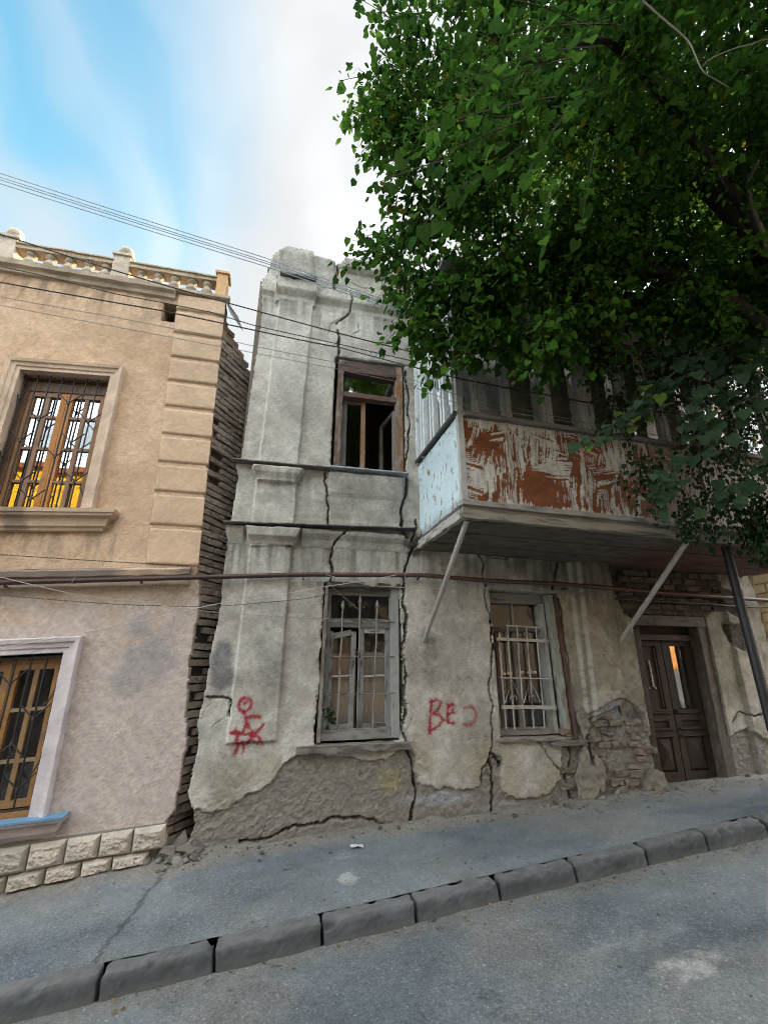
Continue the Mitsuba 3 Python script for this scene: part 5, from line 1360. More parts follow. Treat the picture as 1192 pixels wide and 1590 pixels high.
# ------------------------------------------------------------------ pipes and wires on the fronts
k = thing("gas_pipe", "long rusty brown gas pipe running across both house fronts below the ledges", "pipe")
pp = np.array([(-4.6, -0.16, 0.60), (-2.65, -0.14, 0.735), (-0.82, -0.13, 0.865), (0.3, -0.14, 0.94), (1.68, -0.13, 0.99), (2.43, -0.15, 0.955), (3.49, -0.205, 0.94), (4.3, -0.205, 0.91), (5.0, -0.16, 0.885), (6.79, -0.15, 0.84), (9.0, -0.12, 0.9)])
tt = np.linspace(0, len(pp) - 1, 160)
ps = np.stack([np.interp(tt, np.arange(len(pp)), pp[:, q]) for q in range(3)], -1)
m = tube(ps, 0.026, 10)
c = peel(m[0], (0.075, 0.045, 0.040), (0.15, 0.065, 0.05), 0.40, 0, 3)
cl_ = ss(0.0, 1.0, m[0][:, 0])[:, None]
put(k + "__run", m, c * (1 - 0.4 * (1 - cl_)), "mat_metal", smooth=True)
for n_, x in enumerate((-2.0, 0.50, 1.30, 1.42, 3.0, 4.4)):
    z = float(np.interp(x, pp[:, 0], pp[:, 2]))
    yv = float(np.interp(x, pp[:, 0], pp[:, 1]))
    a = np.linspace(0, 2 * np.pi, 12)
    m = tube(np.stack([x + 0.01 * np.sin(a), yv + 0.031 * np.cos(a), z + 0.031 * np.sin(a)], -1), 0.004, 5)
    put(k + "__wire_tie", m, (0.30, 0.28, 0.25), "mat_metal", smooth=True)
for x in (-2.6, -1.4, 0.25, 1.6, 3.55, 5.9):
    z = float(np.interp(x, pp[:, 0], pp[:, 2])) - 0.03
    put(k + "__bracket", bar((x, -0.12, z), (x, 0.03, z), 0.02, 0.012), (0.07, 0.05, 0.045), "mat_metal")
k = thing("wall_conduit", "thin dark conduit running along the wall above the door", "pipe")
m = tube(line((4.30, -0.09, 0.80), (7.4, -0.11, 0.73), 30, 0.012, 2), 0.013, 8)
put(k + "__run", m, (0.05, 0.04, 0.035), "mat_metal", smooth=True)


def wire(label, pts, rr, base, name="overhead_cable", group=None, sg=0.02, lat=0.0):
    pts = np.asarray(pts, float)
    out = []
    for a, b in zip(pts[:-1], pts[1:]):
        t = np.linspace(0, 1, 25)[:, None]
        p = a * (1 - t) + b * t
        p[:, 2] -= 4 * sg * (t * (1 - t))[:, 0] * np.linalg.norm(b - a)
        out.append(p[:-1])
    out.append(pts[-1:])
    p = np.vstack(out)
    k = thing(name, label, "cable" if "cable" in name else "wire", group)
    m = tube(p, rr, 5)
    scene[k] = mikit.ply(m, "mat_paint", smooth=True, color=C(m[0], base, 0.15, 3))


def cable(label, px, rr, base, **kw):
    wire(label, px, rr, base, **kw)


for n_, dz in enumerate((0.0, 0.045, 0.075, 0.12)):
    cable(("lowest", "second lowest", "second highest", "topmost")[n_] + " of the four pale cables bundled across the sky above the balustrade", [(-6.6, -1.5, 4.86 + dz), (-2.78, -1.5, 4.20 + dz), (-0.39, -1.5, 3.80 + dz * 0.9), (0.7, -1.5, 3.59 + dz * 0.7), (1.70, -1.47, 3.37 + dz * 0.5)], 0.0045, (0.36, 0.46, 0.55), group="four pale cables in one bundle", sg=0.002)
BLK = (0.02, 0.02, 0.022)
cable("black cable swinging across the balustrade and down to the upper window", [(-6.5, -0.35, 5.25), (-3.5, -0.3, 4.79), (-2.24, -0.3, 4.54), (-0.54, -0.3, 4.28), (1.37, -0.3, 4.03), (1.75, -0.4, 3.9)], 0.008, BLK, sg=0.004)
cable("thin black cable from the cornice sagging past the small vent hole", [(-4.5, -0.2, 4.65), (-3.5, -0.2, 4.42), (-2.9, -0.25, 4.33), (-2.2, -0.25, 4.24), (-1.62, -0.25, 4.22), (-1.08, -0.25, 4.19), (-0.56, -0.25, 4.09), (0.54, -0.3, 3.96), (1.6, -0.5, 3.70)], 0.006, BLK, sg=0.003)
cable("thickest black cable, crossing the peach wall and the top of the upper window", [(-4.6, -0.25, 4.30), (-3.45, -0.25, 4.15), (-2.5, -0.25, 4.12), (-1.68, -0.25, 4.10), (-1.07, -0.25, 4.06), (-0.58, -0.25, 4.02), (0.2, -0.28, 3.94), (0.53, -0.3, 3.91), (1.66, -1.42, 2.85), (3.1, -1.5, 2.72), (5.5, -1.5, 2.75)], 0.0085, BLK, sg=0.002)
cable("thin grey cable under the black ones, ending along the balcony windows", [(-4.6, -0.25, 4.05), (-3.4, -0.25, 3.95), (-2.1, -0.25, 3.90), (-1.1, -0.25, 3.84), (-0.57, -0.25, 3.78), (0.54, -0.3, 3.67), (1.40, -0.3, 3.60), (1.65, -1.45, 2.62), (3.1, -1.5, 2.46), (5.5, -1.5, 2.35)], 0.004, (0.16, 0.16, 0.16), sg=0.002)
cable("lowest thin pale cable crossing the peach wall and the upper window pane", [(-4.6, -0.25, 3.98), (-3.4, -0.25, 3.84), (-1.95, -0.25, 3.76), (-0.58, -0.25, 3.68), (0.45, -0.3, 3.58), (1.40, -0.3, 3.50), (1.65, -1.45, 2.52), (3.0, -1.5, 2.44)], 0.004, (0.20, 0.20, 0.20), sg=0.002)
cable("thin dark wire sloping onto the grey string course of the peach house", [(-4.5, -0.2, 1.12), (-2.7, -0.2, 1.0), (-0.95, -0.13, 0.985)], 0.004, BLK, name="wall_wire", sg=0.004)
cable("white cord slung from the lower left window up to the pipe over the barred window", [(-4.5, -0.2, -0.2), (-2.6, -0.2, 0.10), (-0.66, -0.16, 0.58), (0.44, -0.16, 0.80), (1.30, -0.16, 0.97)], 0.0042, (0.42, 0.40, 0.37), name="wall_wire", sg=0.008)
cable("pale cord running down from the pipe across the narrow gap", [(-4.5, -0.2, 0.95), (-2.6, -0.18, 0.78), (-2.0, -0.17, 0.65), (-1.35, -0.15, 0.58), (-0.6, -0.14, 0.50), (0.55, -0.14, 0.46)], 0.004, (0.30, 0.28, 0.25), name="wall_wire", sg=0.004)
cable("dark wire below the pipe reaching the left pilaster", [(-2.6, -0.15, 0.62), (-1.6, -0.15, 0.56), (-0.7, -0.13, 0.56), (0.3, -0.1, 0.68), (1.0, -0.1, 0.85)], 0.0035, (0.05, 0.045, 0.04), name="wall_wire", sg=0.006)
cable("pale cord tied from the pipe past the barred window to the right", [(0.50, -0.16, 0.94), (1.0, -0.15, 0.84), (1.6, -0.15, 0.83), (2.3, -0.15, 0.86), (2.9, -0.14, 0.93), (3.4, -0.12, 0.86)], 0.004, (0.34, 0.32, 0.28), name="wall_wire", sg=0.004)
cable("short wire hanging slanted into the barred window top", [(0.47, -0.14, 0.92), (0.62, -0.10, 0.78), (0.90, -0.03, 0.58)], 0.0035, (0.25, 0.24, 0.22), name="wall_wire", sg=0.004)

# ------------------------------------------------------------------ houses across the street (seen in the panes) and the sunlit one up the road
def simple_house(name, label, x0, x1, y0, y1, z0, z1, base, face, wins, roof=(0.2, 0.09, 0.06)):
    k = thing(name, label, "house")
    m = box(x0, x1, y0, y1, z0, z1, 0.5)
    put(k + "__wall", m, C(m[0], base, 0.12, 1.2, 3), "mat_plaster")
    m = box(x0 - 0.25, x1 + 0.25, y0 - 0.25, y1 + 0.25, z1, z1 + 0.18, 0.5)
    put(k + "__roof", m, roof)
    for (a, b, c_, d_) in wins:
        if face == "+y":
            yy = y1
            put(k + "__window_frame", cat(box(a - 0.08, b + 0.08, yy, yy + 0.05, d_, d_ + 0.1), box(a - 0.08, b + 0.08, yy, yy + 0.09, c_ - 0.1, c_), box(a - 0.08, a, yy, yy + 0.05, c_, d_), box(b, b + 0.08, yy, yy + 0.05, c_, d_)), (0.5, 0.47, 0.42))
            put(k + "__window", box(a, b, yy, yy + 0.02, c_, d_), (0.05, 0.06, 0.07), "mat_paint")
        else:
            xx = x0
            put(k + "__window_frame", cat(box(xx - 0.06, xx, a - 0.1, b + 0.1, d_, d_ + 0.12), box(xx - 0.1, xx, a - 0.1, b + 0.1, c_ - 0.12, c_), box(xx - 0.06, xx, a - 0.1, a, c_, d_), box(xx - 0.06, xx, b, b + 0.1, c_, d_)), (0.55, 0.52, 0.47))
            put(k + "__window", box(xx - 0.02, xx, a, b, c_, d_), (0.06, 0.06, 0.06), "mat_paint")
    return k


simple_house("yellow_house", "yellow rendered house on the far side of the street, mirrored in the barred upper panes", -13.5, 1.0, -16, -11.2, -3.2, 6.3, (0.62, 0.40, 0.035), "+y", [(x, x + 1.0, z, z + 1.7) for x in (-12.2, -6.2, -3.6, -1.0) for z in (-1.2, 2.7)])
put("yellow_house__ground_storey", box(-13.55, 1.05, -16.05, -11.12, -3.2, 2.05, 0.6), (0.13, 0.12, 0.11), "mat_plaster")
simple_house("stone_house", "dark stone house on the far side of the street", 1.6, 13.0, -17, -11.4, -2.6, 4.6, (0.12, 0.115, 0.11), "+y", [(x, x + 1.0, z, z + 1.7) for x in (3.0, 6.2, 9.4) for z in (-0.4,)])
simple_house("orange_house", "orange rendered house on the far side of the street, mirrored in the door glass", 13.4, 24, -17, -11.4, -2.0, 4.2, (0.46, 0.25, 0.10), "+y", [(18.6, 19.6, -0.4, 1.3)])
k = simple_house("sunlit_house", "sunlit pale brick house further up the street, beyond the cracked house's right end", 8.6, 15.0, 0.6, 9.0, -1.6, 5.6, (0.52, 0.42, 0.26), "-x", [(1.6, 2.6, 0.35, 1.75), (1.6, 2.6, 2.6, 4.0)])
r = np.random.default_rng(4)
for row in range(26):
    z = -1.0 + row * 0.17
    yv = 0.62 + (0.2 if row % 2 else 0)
    while yv < 3.6:
        if not (1.45 < yv + 0.2 < 2.75 and 0.15 < z < 1.95):
            m = box(8.57, 8.62, yv + 0.01, yv + 0.38, z + 0.01, z + 0.155, 0.4)
            if row < 24 and yv < 2.2:
                put(k + "__stone_block", m, np.tile(np.array([[0.56, 0.45, 0.28]]) * r.uniform(0.75, 1.1), (len(m[0]), 1)), "mat_plaster")
        yv += 0.4

# ------------------------------------------------------------------ trees
def leaf_mesh(kind):
    """A leaf in the xy plane, its stalk at the origin, about one unit long, folded and curled."""
    if kind == "linden":
        rim = [(0.0, 0.05), (-0.10, 0.22), (-0.02, 0.40), (0.22, 0.50), (0.50, 0.46), (0.75, 0.30), (0.90, 0.13)]
    else:
        rim = [(0.0, 0.04), (-0.07, 0.16), (-0.03, 0.29), (0.08, 0.38), (0.22, 0.43), (0.36, 0.425), (0.50, 0.39), (0.62, 0.325), (0.74, 0.245), (0.84, 0.155), (0.93, 0.07)]
    n = len(rim)
    mid = [(0.08 + 0.92 * i / (n - 1), 0.0) for i in range(n)]
    v = []
    for s in (1, -1):
        for (x, y) in rim:
            v.append((x, s * y, 0.16 * abs(y) - 0.18 * x * x + (0.02 if kind == "linden" else 0.045) * math.sin(x * 17 + 2 * s)))
    for (x, y) in mid:
        v.append((x, 0, -0.18 * x * x))
    v.append((1.06, 0, -0.24))
    f = []
    for i in range(n - 1):
        f += [[i, i + 1, 2 * n + i], [i + 1, 2 * n + i + 1, 2 * n + i]]
        f += [[n + i, 2 * n + i, n + i + 1], [n + i + 1, 2 * n + i, 2 * n + i + 1]]
    f += [[n - 1, 3 * n, 3 * n - 1], [2 * n - 1, 3 * n - 1, 3 * n]]
    return np.array(v), np.array(f)


def simple_leaf():
    v = np.array([(0, 0.02, 0), (0.02, 0.36, 0.05), (0.48, 0.42, 0.02), (0.02, -0.36, 0.05), (0.48, -0.42, 0.02), (0.45, 0, -0.05), (1.0, 0, -0.2)], float)
    f = np.array([[0, 1, 5], [1, 2, 5], [2, 6, 5], [0, 5, 3], [3, 5, 4], [4, 5, 6]])
    return v, f


def frames(d, nrm):
    d = d / np.linalg.norm(d, axis=1, keepdims=True)
    n = nrm - d * (nrm * d).sum(1, keepdims=True)
    n /= np.linalg.norm(n, axis=1, keepdims=True) + 1e-9
    return np.stack([d, np.cross(n, d), n], -1)               # columns: along, across, normal


def many(lv, lf, pos, M, size):
    v = np.einsum("nij,kj->nki", M * size[:, None, None], lv) + pos[:, None]
    f = lf[None] + (np.arange(len(pos)) * len(lv))[:, None, None]
    return v.reshape(-1, 3), f.reshape(-1, 3)


def spray(start, d, length, r, droop=0.5, n=26, size=0.075, spread=0.12):
    """A twig with leaves on short stalks; returns its line and the leaves' places, directions, normals and sizes."""
    t = np.linspace(0, 1, n)
    d = d / np.linalg.norm(d)
    side = np.cross(d, [0, 0, 1.0])
    side /= np.linalg.norm(side) + 1e-9
    bend = r.normal(0, 0.16, 2)
    p = start + length * (t[:, None] * d + (t ** 2)[:, None] * (np.array([0, 0, -droop]) + bend[0] * side + bend[1] * np.array([0, 0, 1])) * 0.6)
    s = np.where(np.arange(n) % 2 == 0, 1.0, -1.0)[:, None]
    pos = p + r.normal(0, spread * 0.3, (n, 3)) + s * side * spread * r.uniform(0.2, 1.0, (n, 1))
    ld = s * side * r.uniform(0.2, 1.0, (n, 1)) + 0.6 * d + np.array([0, 0, -0.65]) + r.normal(0, 0.35, (n, 3))
    ln = np.array([0, 0, 0.75]) + r.normal(0, 0.45, (n, 3)) - 0.25 * d
    return p, pos, ld, ln, size * r.uniform(0.5, 1.22, n)


r = np.random.default_rng(21)
TREE = thing("linden_tree", "large leafy green tree overhanging the balcony and filling the upper right sky", "tree")
trunk = np.array([(6.35, -0.98, -1.5), (6.25, -1.15, 0.0), (5.95, -1.95, 1.5), (5.55, -2.25, 3.2), (5.3, -2.3, 5.2), (5.1, -2.1, 7.2), (4.9, -1.8, 9.2)])
tt = np.linspace(0, len(trunk) - 1, 40)
tp = np.stack([np.interp(tt, np.arange(len(trunk)), trunk[:, q]) for q in range(3)], -1)
m = tube(tp, np.interp(tt, [0, 0.5, 6], [0.30, 0.19, 0.06]), 14)
m = (wob(m[0], 0.02, 4, 6), m[1])
put(TREE + "__trunk", m, C(m[0], (0.075, 0.062, 0.05), 0.4, 8, 2, 0.3, (1, 1, 0.2)), "mat_plaster", smooth=True)
BARK = (0.028, 0.024, 0.020)


def limb(pts, r0, r1, col_=BARK):
    pts = np.asarray(pts, float)
    tt = np.linspace(0, len(pts) - 1, 8 * len(pts))
    p = np.stack([np.interp(tt, np.arange(len(pts)), pts[:, q]) for q in range(3)], -1)
    for _ in range(4):
        p[1:-1] = (p[:-2] + 2 * p[1:-1] + p[2:]) / 4
    p += 0.03 * 2 * np.stack([noise(p * 3 + k, 5 + k) - 0.5 for k in range(3)], -1) * np.linspace(0, 1, len(p))[:, None]
    m = tube(p, np.linspace(r0, r1, len(p)), 8)
    put(TREE + "__branch", m, C(m[0], col_, 0.4, 9), "mat_matte", smooth=True)
    return p


PALE_TWIG = [[(2.10, -3.85, 4.25), (2.24, -3.85, 4.10), (2.39, -3.86, 3.90), (2.43, -3.86, 3.64), (2.62, -3.85, 3.58)], [(3.6, -3.7, 4.7), (3.23, -3.84, 4.41), (2.52, -3.86, 3.80), (2.45, -3.86, 3.72)]]
limbs = [limb([(5.45, -2.3, 3.6), (4.4, -2.7, 4.5), (3.2, -3.1, 4.9), (2.2, -3.5, 4.65), (1.2, -3.6, 3.6)], 0.07, 0.010),
         limb([(5.4, -2.3, 4.2), (4.2, -2.5, 5.1), (2.9, -2.5, 5.6), (1.7, -2.5, 5.6), (0.9, -2.4, 5.3)], 0.10, 0.015),
         limb([(5.4, -2.3, 3.0), (4.6, -2.2, 3.8), (3.4, -2.1, 4.2), (2.3, -2.0, 3.9), (1.5, -1.8, 3.3)], 0.09, 0.012),
         limb([(5.2, -2.2, 6.0), (4.0, -2.4, 7.0), (2.6, -2.5, 7.3), (1.3, -2.6, 6.8)], 0.08, 0.012),
         limb([(5.3, -2.3, 4.8), (6.2, -3.6, 5.6), (6.4, -5.0, 6.2), (5.6, -6.4, 6.4)], 0.09, 0.012),
         limb([(5.4, -2.3, 4.4), (6.3, -2.2, 5.6), (7.0, -1.8, 6.4)], 0.09, 0.015),
         limb([(5.0, -2.0, 7.4), (4.2, -1.2, 8.2), (3.2, -0.6, 8.4)], 0.07, 0.012),
         limb(PALE_TWIG[0], 0.007, 0.003, (0.20, 0.18, 0.15)), limb(PALE_TWIG[1], 0.005, 0.002, (0.20, 0.18, 0.15)),
         limb([(5.45, -2.25, 3.6), (4.7, -2.6, 3.9), (4.2, -2.9, 4.5), (3.9, -3.2, 4.3)], 0.03, 0.010, (0.16, 0.13, 0.10))]
# crown: clumps of sprays (centre, radius, number); the last are added out of view for shade
clumps = [((0.98, -2.6, 5.75), 0.55, 20), ((0.85, -2.4, 5.3), 0.42, 13), ((1.0, -2.5, 4.8), 0.42, 17), ((1.1, -2.2, 4.3), 0.42, 17), ((0.98, -1.75, 4.15), 0.36, 10), ((1.35, -1.8, 3.45), 0.36, 18), ((1.42, -1.75, 3.02), 0.24, 10),
          ((1.75, -2.0, 2.95), 0.20, 7), ((2.15, -2.1, 2.95), 0.25, 10), ((2.5, -2.0, 3.1), 0.28, 11), ((1.8, -2.0, 3.55), 0.42, 24), ((2.2, -2.0, 3.75), 0.42, 20), ((1.85, -2.2, 4.5), 0.6, 40), ((1.9, -2.4, 5.3), 0.65, 36), ((1.95, -2.4, 6.4), 0.75, 34),
          ((2.9, -2.4, 5.5), 0.75, 44), ((2.9, -2.1, 4.2), 0.6, 40), ((3.1, -1.95, 3.7), 0.45, 24), ((4.2, -2.5, 6.9), 0.9, 42), ((3.1, -2.4, 6.9), 0.8, 38), ((4.1, -2.3, 5.3), 0.8, 44), ((4.1, -2.1, 4.3), 0.6, 34), ((5.5, -2.4, 6.6), 0.9, 40), ((5.3, -2.3, 5.2), 0.8, 40),
          ((5.2, -2.2, 4.2), 0.6, 26), ((3.8, -3.6, 6.4), 0.8, 30), ((4.8, -3.8, 6.6), 0.8, 26), ((2.8, -3.6, 5.9), 0.6, 22), ((6.6, -1.9, 6.0), 0.9, 34), ((3.6, -0.8, 7.9), 0.9, 34), ((2.4, -1.4, 7.1), 0.7, 26), ((5.2, -1.2, 8.4), 1.0, 36), ((6.4, -1.0, 7.4), 0.9, 28),
          ((2.6, -1.0, 6.3), 0.55, 18), ((4.4, -0.9, 6.7), 0.8, 26), ((6.0, -1.4, 4.9), 0.7, 26), ((3.4, -3.2, 4.9), 0.5, 22), ((2.5, -3.4, 4.7), 0.42, 20), ((4.4, -3.0, 5.0), 0.6, 22), ((1.55, -3.1, 4.3), 0.35, 12), ((3.6, -1.9, 4.9), 0.6, 30), ((4.9, -1.8, 4.6), 0.6, 30), ((5.9, -2.2, 5.8), 0.7, 34), ((4.8, -2.0, 5.9), 0.8, 44), ((3.6, -2.2, 6.2), 0.8, 40), ((6.6, -2.4, 7.2), 0.9, 36), ((5.0, -2.9, 7.6), 0.9, 40), ((3.7, -3.0, 7.4), 0.8, 34), ((2.4, -2.9, 6.6), 0.6, 24), ((6.0, -3.2, 6.4), 0.8, 30), ((4.3, -3.6, 5.6), 0.6, 26), ((6.3, -2.0, 4.7), 0.7, 30), ((3.5, -1.8, 4.1), 0.42, 26), ((4.3, -1.85, 4.0), 0.42, 26), ((5.0, -1.85, 4.0), 0.42, 26), ((2.9, -1.8, 4.4), 0.4, 24), ((4.0, -1.9, 4.7), 0.5, 30), ((5.4, -2.0, 4.7), 0.5, 30), ((6.4, -3.6, 5.2), 0.9, 34), ((6.6, -4.6, 6.2), 1.0, 36), ((5.6, -5.6, 6.6), 1.1, 40), ((7.2, -5.6, 5.4), 1.1, 36), ((5.0, -6.8, 7.0), 1.1, 34), ((7.0, -3.2, 3.9), 0.8, 26), ((7.4, -4.4, 4.2), 0.9, 26), ((6.6, -6.6, 6.0), 1.0, 30)]
# unseen clumps added to the crown over the street, to shade the right side
clumps += [((x, y_, z), 1.15, 24) for x, y_, z in ((2.4, -6.4, 6.6), (3.6, -6.0, 7.2), (4.6, -7.8, 6.4), (3.2, -7.9, 6.9), (1.9, -7.6, 7.6), (5.8, -7.8, 5.2), (4.2, -6.8, 8.2), (2.8, -6.9, 5.6), (4.4, -6.4, 5.0), (5.6, -6.6, 4.2), (6.6, -7.4, 3.8), (3.6, -8.6, 5.4), (2.2, -8.6, 6.2), (5.2, -8.8, 5.8), (1.6, -6.4, 7.4))]
twigs, Lp, Ld, Ln, Ls = [], [], [], [], []
for c0, R, n in clumps:
    c0 = np.array(c0)
    out = c0 - np.array([4.6, -1.9, 4.8])
    out /= np.linalg.norm(out)
    for _ in range(int(n * 1.25)):
        d = r.normal(0, 1, 3)
        d /= np.linalg.norm(d)
        st = c0 + d * R * r.uniform(0.0, 0.75)
        di = 0.8 * d + 0.6 * out + np.array([0, 0, -0.35]) + r.normal(0, 0.3, 3)
        p, pos, ld, ln, sz = spray(st, di, R * r.uniform(0.6, 1.0) + 0.12, r, 0.6, int(24 + 14 * R / 0.6), 0.078 if c0[1] > -4.2 else 0.13)
        ok = (pos[:, 1] < -1.52) & (np.linalg.norm(pos - EYE, axis=1) > 1.6)
        ok |= (pos[:, 2] > 5.8) | ((pos[:, 0] < 1.45) & (pos[:, 1] < -0.3))
        twigs.append(p[::5])
        Lp.append(pos[ok]); Ld.append(ld[ok]); Ln.append(ln[ok]); Ls.append(sz[ok])
# drooping near sprays with big leaves, lowest limb
near_paths = [((2.25, -3.55, 4.70), (-0.85, -0.1, -0.55), 1.35), ((1.9, -3.6, 4.15), (-0.9, -0.05, -0.5), 1.2), ((1.7, -3.65, 3.85), (-1, 0, -0.62), 1.15), ((1.5, -3.6, 3.45), (-1, 0.05, -0.5), 0.95), ((1.75, -3.6, 3.6), (-0.7, 0, -0.9), 0.9), ((1.25, -3.55, 3.2), (-0.9, 0.1, -0.55), 0.75),
              ((1.35, -3.4, 3.25), (-0.75, 0.1, -0.8), 0.75), ((1.0, -3.3, 2.95), (-0.6, 0.1, -0.7), 0.55), ((1.9, -3.6, 4.4), (-0.6, 0.0, 0.2), 0.7), ((1.45, -3.3, 3.75), (-1, 0.1, -0.2), 0.95), ((1.1, -3.0, 3.65), (-0.9, 0.1, -0.4), 0.7), ((2.1, -3.3, 3.8), (-0.3, 0.1, -1), 0.8), ((1.7, -3.2, 3.3), (-0.2, 0.1, -1), 0.6)]
for st, di, L in near_paths:
    p, pos, ld, ln, sz = spray(np.array(st), np.array(di, float), L, r, 0.35, int(L * 26), 0.085, 0.075)
    ln = np.array([-0.15, -0.75, 0.55]) + r.normal(0, 0.35, ln.shape)
    twigs.append(p)
    Lp.append(pos); Ld.append(ld); Ln.append(ln); Ls.append(sz)
Lp, Ld, Ln, Ls = map(np.vstack, (Lp, Ld, Ln, [np.concatenate(Ls)[:, None]]))
Ls = Ls[:, 0]
fw, rt = np.array(FWD), np.array([math.cos(YAW), -math.sin(YAW), 0])
Mx = frames(Ld, Ln)
dist = np.linalg.norm(Lp - EYE, axis=1)
az = (Lp - EYE) @ rt / ((Lp - EYE) @ fw + 1e-6)
el = (Lp - EYE) @ np.cross(rt, fw) / ((Lp - EYE) @ fw + 1e-6)
vis = (np.abs(az) < 0.85) & (np.abs(el) < 1.13)
order = np.argsort(np.where(vis, dist / Ls, 1e9))
big, rest = order[:300], order[300:]
lv, lf = leaf_mesh("linden")
tints = [(0.055, 0.140, 0.022), (0.044, 0.115, 0.019), (0.072, 0.170, 0.025), (0.030, 0.080, 0.019), (0.052, 0.115, 0.026)]
variants = [mikit.ply((lv, lf), "mat_leaf", smooth=True, color=C(lv, c, 0.2, 3, i)) for i, c in enumerate(tints)]
for i in big:
    k = key(TREE + "__leaf")
    A = np.eye(4)
    A[:3, :3] = Mx[i] * Ls[i]
    A[:3, 3] = Lp[i]
    scene[k] = {**variants[int(r.integers(len(tints)))], "to_world": T(A)}
sv, sf = simple_leaf()
nearish = rest[dist[rest] < 4.3]
farish = rest[dist[rest] >= 4.3]
v1, f1 = many(lv, lf, Lp[nearish], Mx[nearish], Ls[nearish])
v2, f2 = many(sv, sf, Lp[farish], Mx[farish], Ls[farish])
pal = np.array(tints)


def leaf_cols(n, k):
    c = pal[r.integers(0, len(pal), n)] * r.uniform(0.75, 1.25, (n, 1))
    yel = r.random(n) < 0.02
    c[yel] = np.array([0.14, 0.14, 0.02])
    return np.repeat(c, k, 0)


put(TREE + "__foliage", (np.vstack([v1, v2]), np.vstack([f1, f2 + len(v1)])), np.vstack([leaf_cols(len(nearish), len(lv)), leaf_cols(len(farish), len(sv))]), "mat_leaf", kind="stuff", label="mass of green heart shaped leaves")
m = cat(*[tube(p, np.linspace(0.006, 0.002, len(p)), 3, False) for p in twigs])
put(TREE + "__twigs", m, (0.05, 0.042, 0.03), "mat_matte", kind="stuff", label="thin dark twigs")

# climbing plant with large leaves in front of the balcony
CP = thing("broadleaf_climber", "climbing plant with large blue green leaves hanging in front of the balcony's right half", "plant")
stems = [[(5.6, -1.9, -1.3), (5.5, -1.95, 1.0), (5.4, -2.0, 2.6), (5.29, -2.0, 3.5), (4.6, -2.0, 3.35), (3.96, -2.0, 2.98), (3.4, -2.0, 2.5), (3.04, -2.0, 2.2), (2.42, -2.05, 1.75)],
         [(5.3, -2.05, 2.7), (4.85, -2.1, 2.72), (4.3, -2.1, 2.45), (3.78, -2.1, 2.05), (3.3, -2.1, 1.6), (3.12, -2.1, 1.32)],
         [(5.3, -2.05, 2.2), (4.59, -2.1, 1.95), (4.1, -2.05, 1.6), (3.85, -2.0, 1.38)],
         [(4.6, -1.95, 3.3), (4.1, -1.9, 3.3), (3.75, -1.8, 3.15), (3.5, -1.8, 2.7), (3.3, -1.85, 2.4)],
         [(5.2, -2.0, 3.1), (4.6, -2.05, 2.95), (4.0, -2.1, 2.55), (3.55, -2.1, 2.1)]]
blv, blf = leaf_mesh("broad")
btints = [(0.045, 0.082, 0.046), (0.036, 0.068, 0.038), (0.056, 0.096, 0.055), (0.030, 0.060, 0.034), (0.075, 0.13, 0.026)]
bvar = [mikit.ply((blv, blf), "mat_broad_leaf", smooth=True, color=C(blv, c, 0.22, 3, i)) for i, c in enumerate(btints)]
small_p, small_d, small_n, small_s = [], [], [], []
n_leaf = 0
for si, s in enumerate(stems):
    s = np.array(s)
    tt = np.linspace(0, len(s) - 1, 14 * len(s))
    p = np.stack([np.interp(tt, np.arange(len(s)), s[:, q]) for q in range(3)], -1)
    for _ in range(6):
        p[1:-1] = (p[:-2] + 2 * p[1:-1] + p[2:]) / 4
    m = tube(p, np.linspace(0.018 if si == 0 else 0.010, 0.003, len(p)), 6)
    put(CP + "__stem", m, C(m[0], (0.09, 0.075, 0.05), 0.3, 9), "mat_matte", smooth=True)
    seg = p[p[:, 2] > 1.0] if si else p[len(p) * 3 // 9:]
    L = np.linalg.norm(np.diff(seg, axis=0), axis=1).sum()
    N = int(L * 21)
    for q in range(N):
        u = (q + r.random()) / N
        c0 = seg[int(u * (len(seg) - 1))]
        sd = 1 if q % 2 else -1
        drop = r.uniform(0, 0.30) * (1.0 - 0.5 * u)
        pos = c0 + np.array([r.normal(0, 0.07), -abs(r.normal(0, 0.07)) - 0.02, -drop + 0.06])
        d = np.array([-0.55 + r.normal(0, 0.4), -0.15 + r.normal(0, 0.25), -0.75 + r.normal(0, 0.25)])
        nn = np.array([-0.25, -0.6, 0.75]) + r.normal(0, 0.3, 3)
        sz = r.uniform(0.10, 0.19) * (1.05 - 0.3 * u)
        A = np.eye(4)
        A[:3, :3] = frames(d[None], nn[None])[0] * sz
        A[:3, 3] = pos
        ti = 4 if (si == 0 and u > 0.62 and r.random() < 0.3) else int(r.integers(0, 4))
        if n_leaf < 290:
            scene[key(CP + "__leaf")] = {**bvar[ti], "to_world": T(A)}
            n_leaf += 1
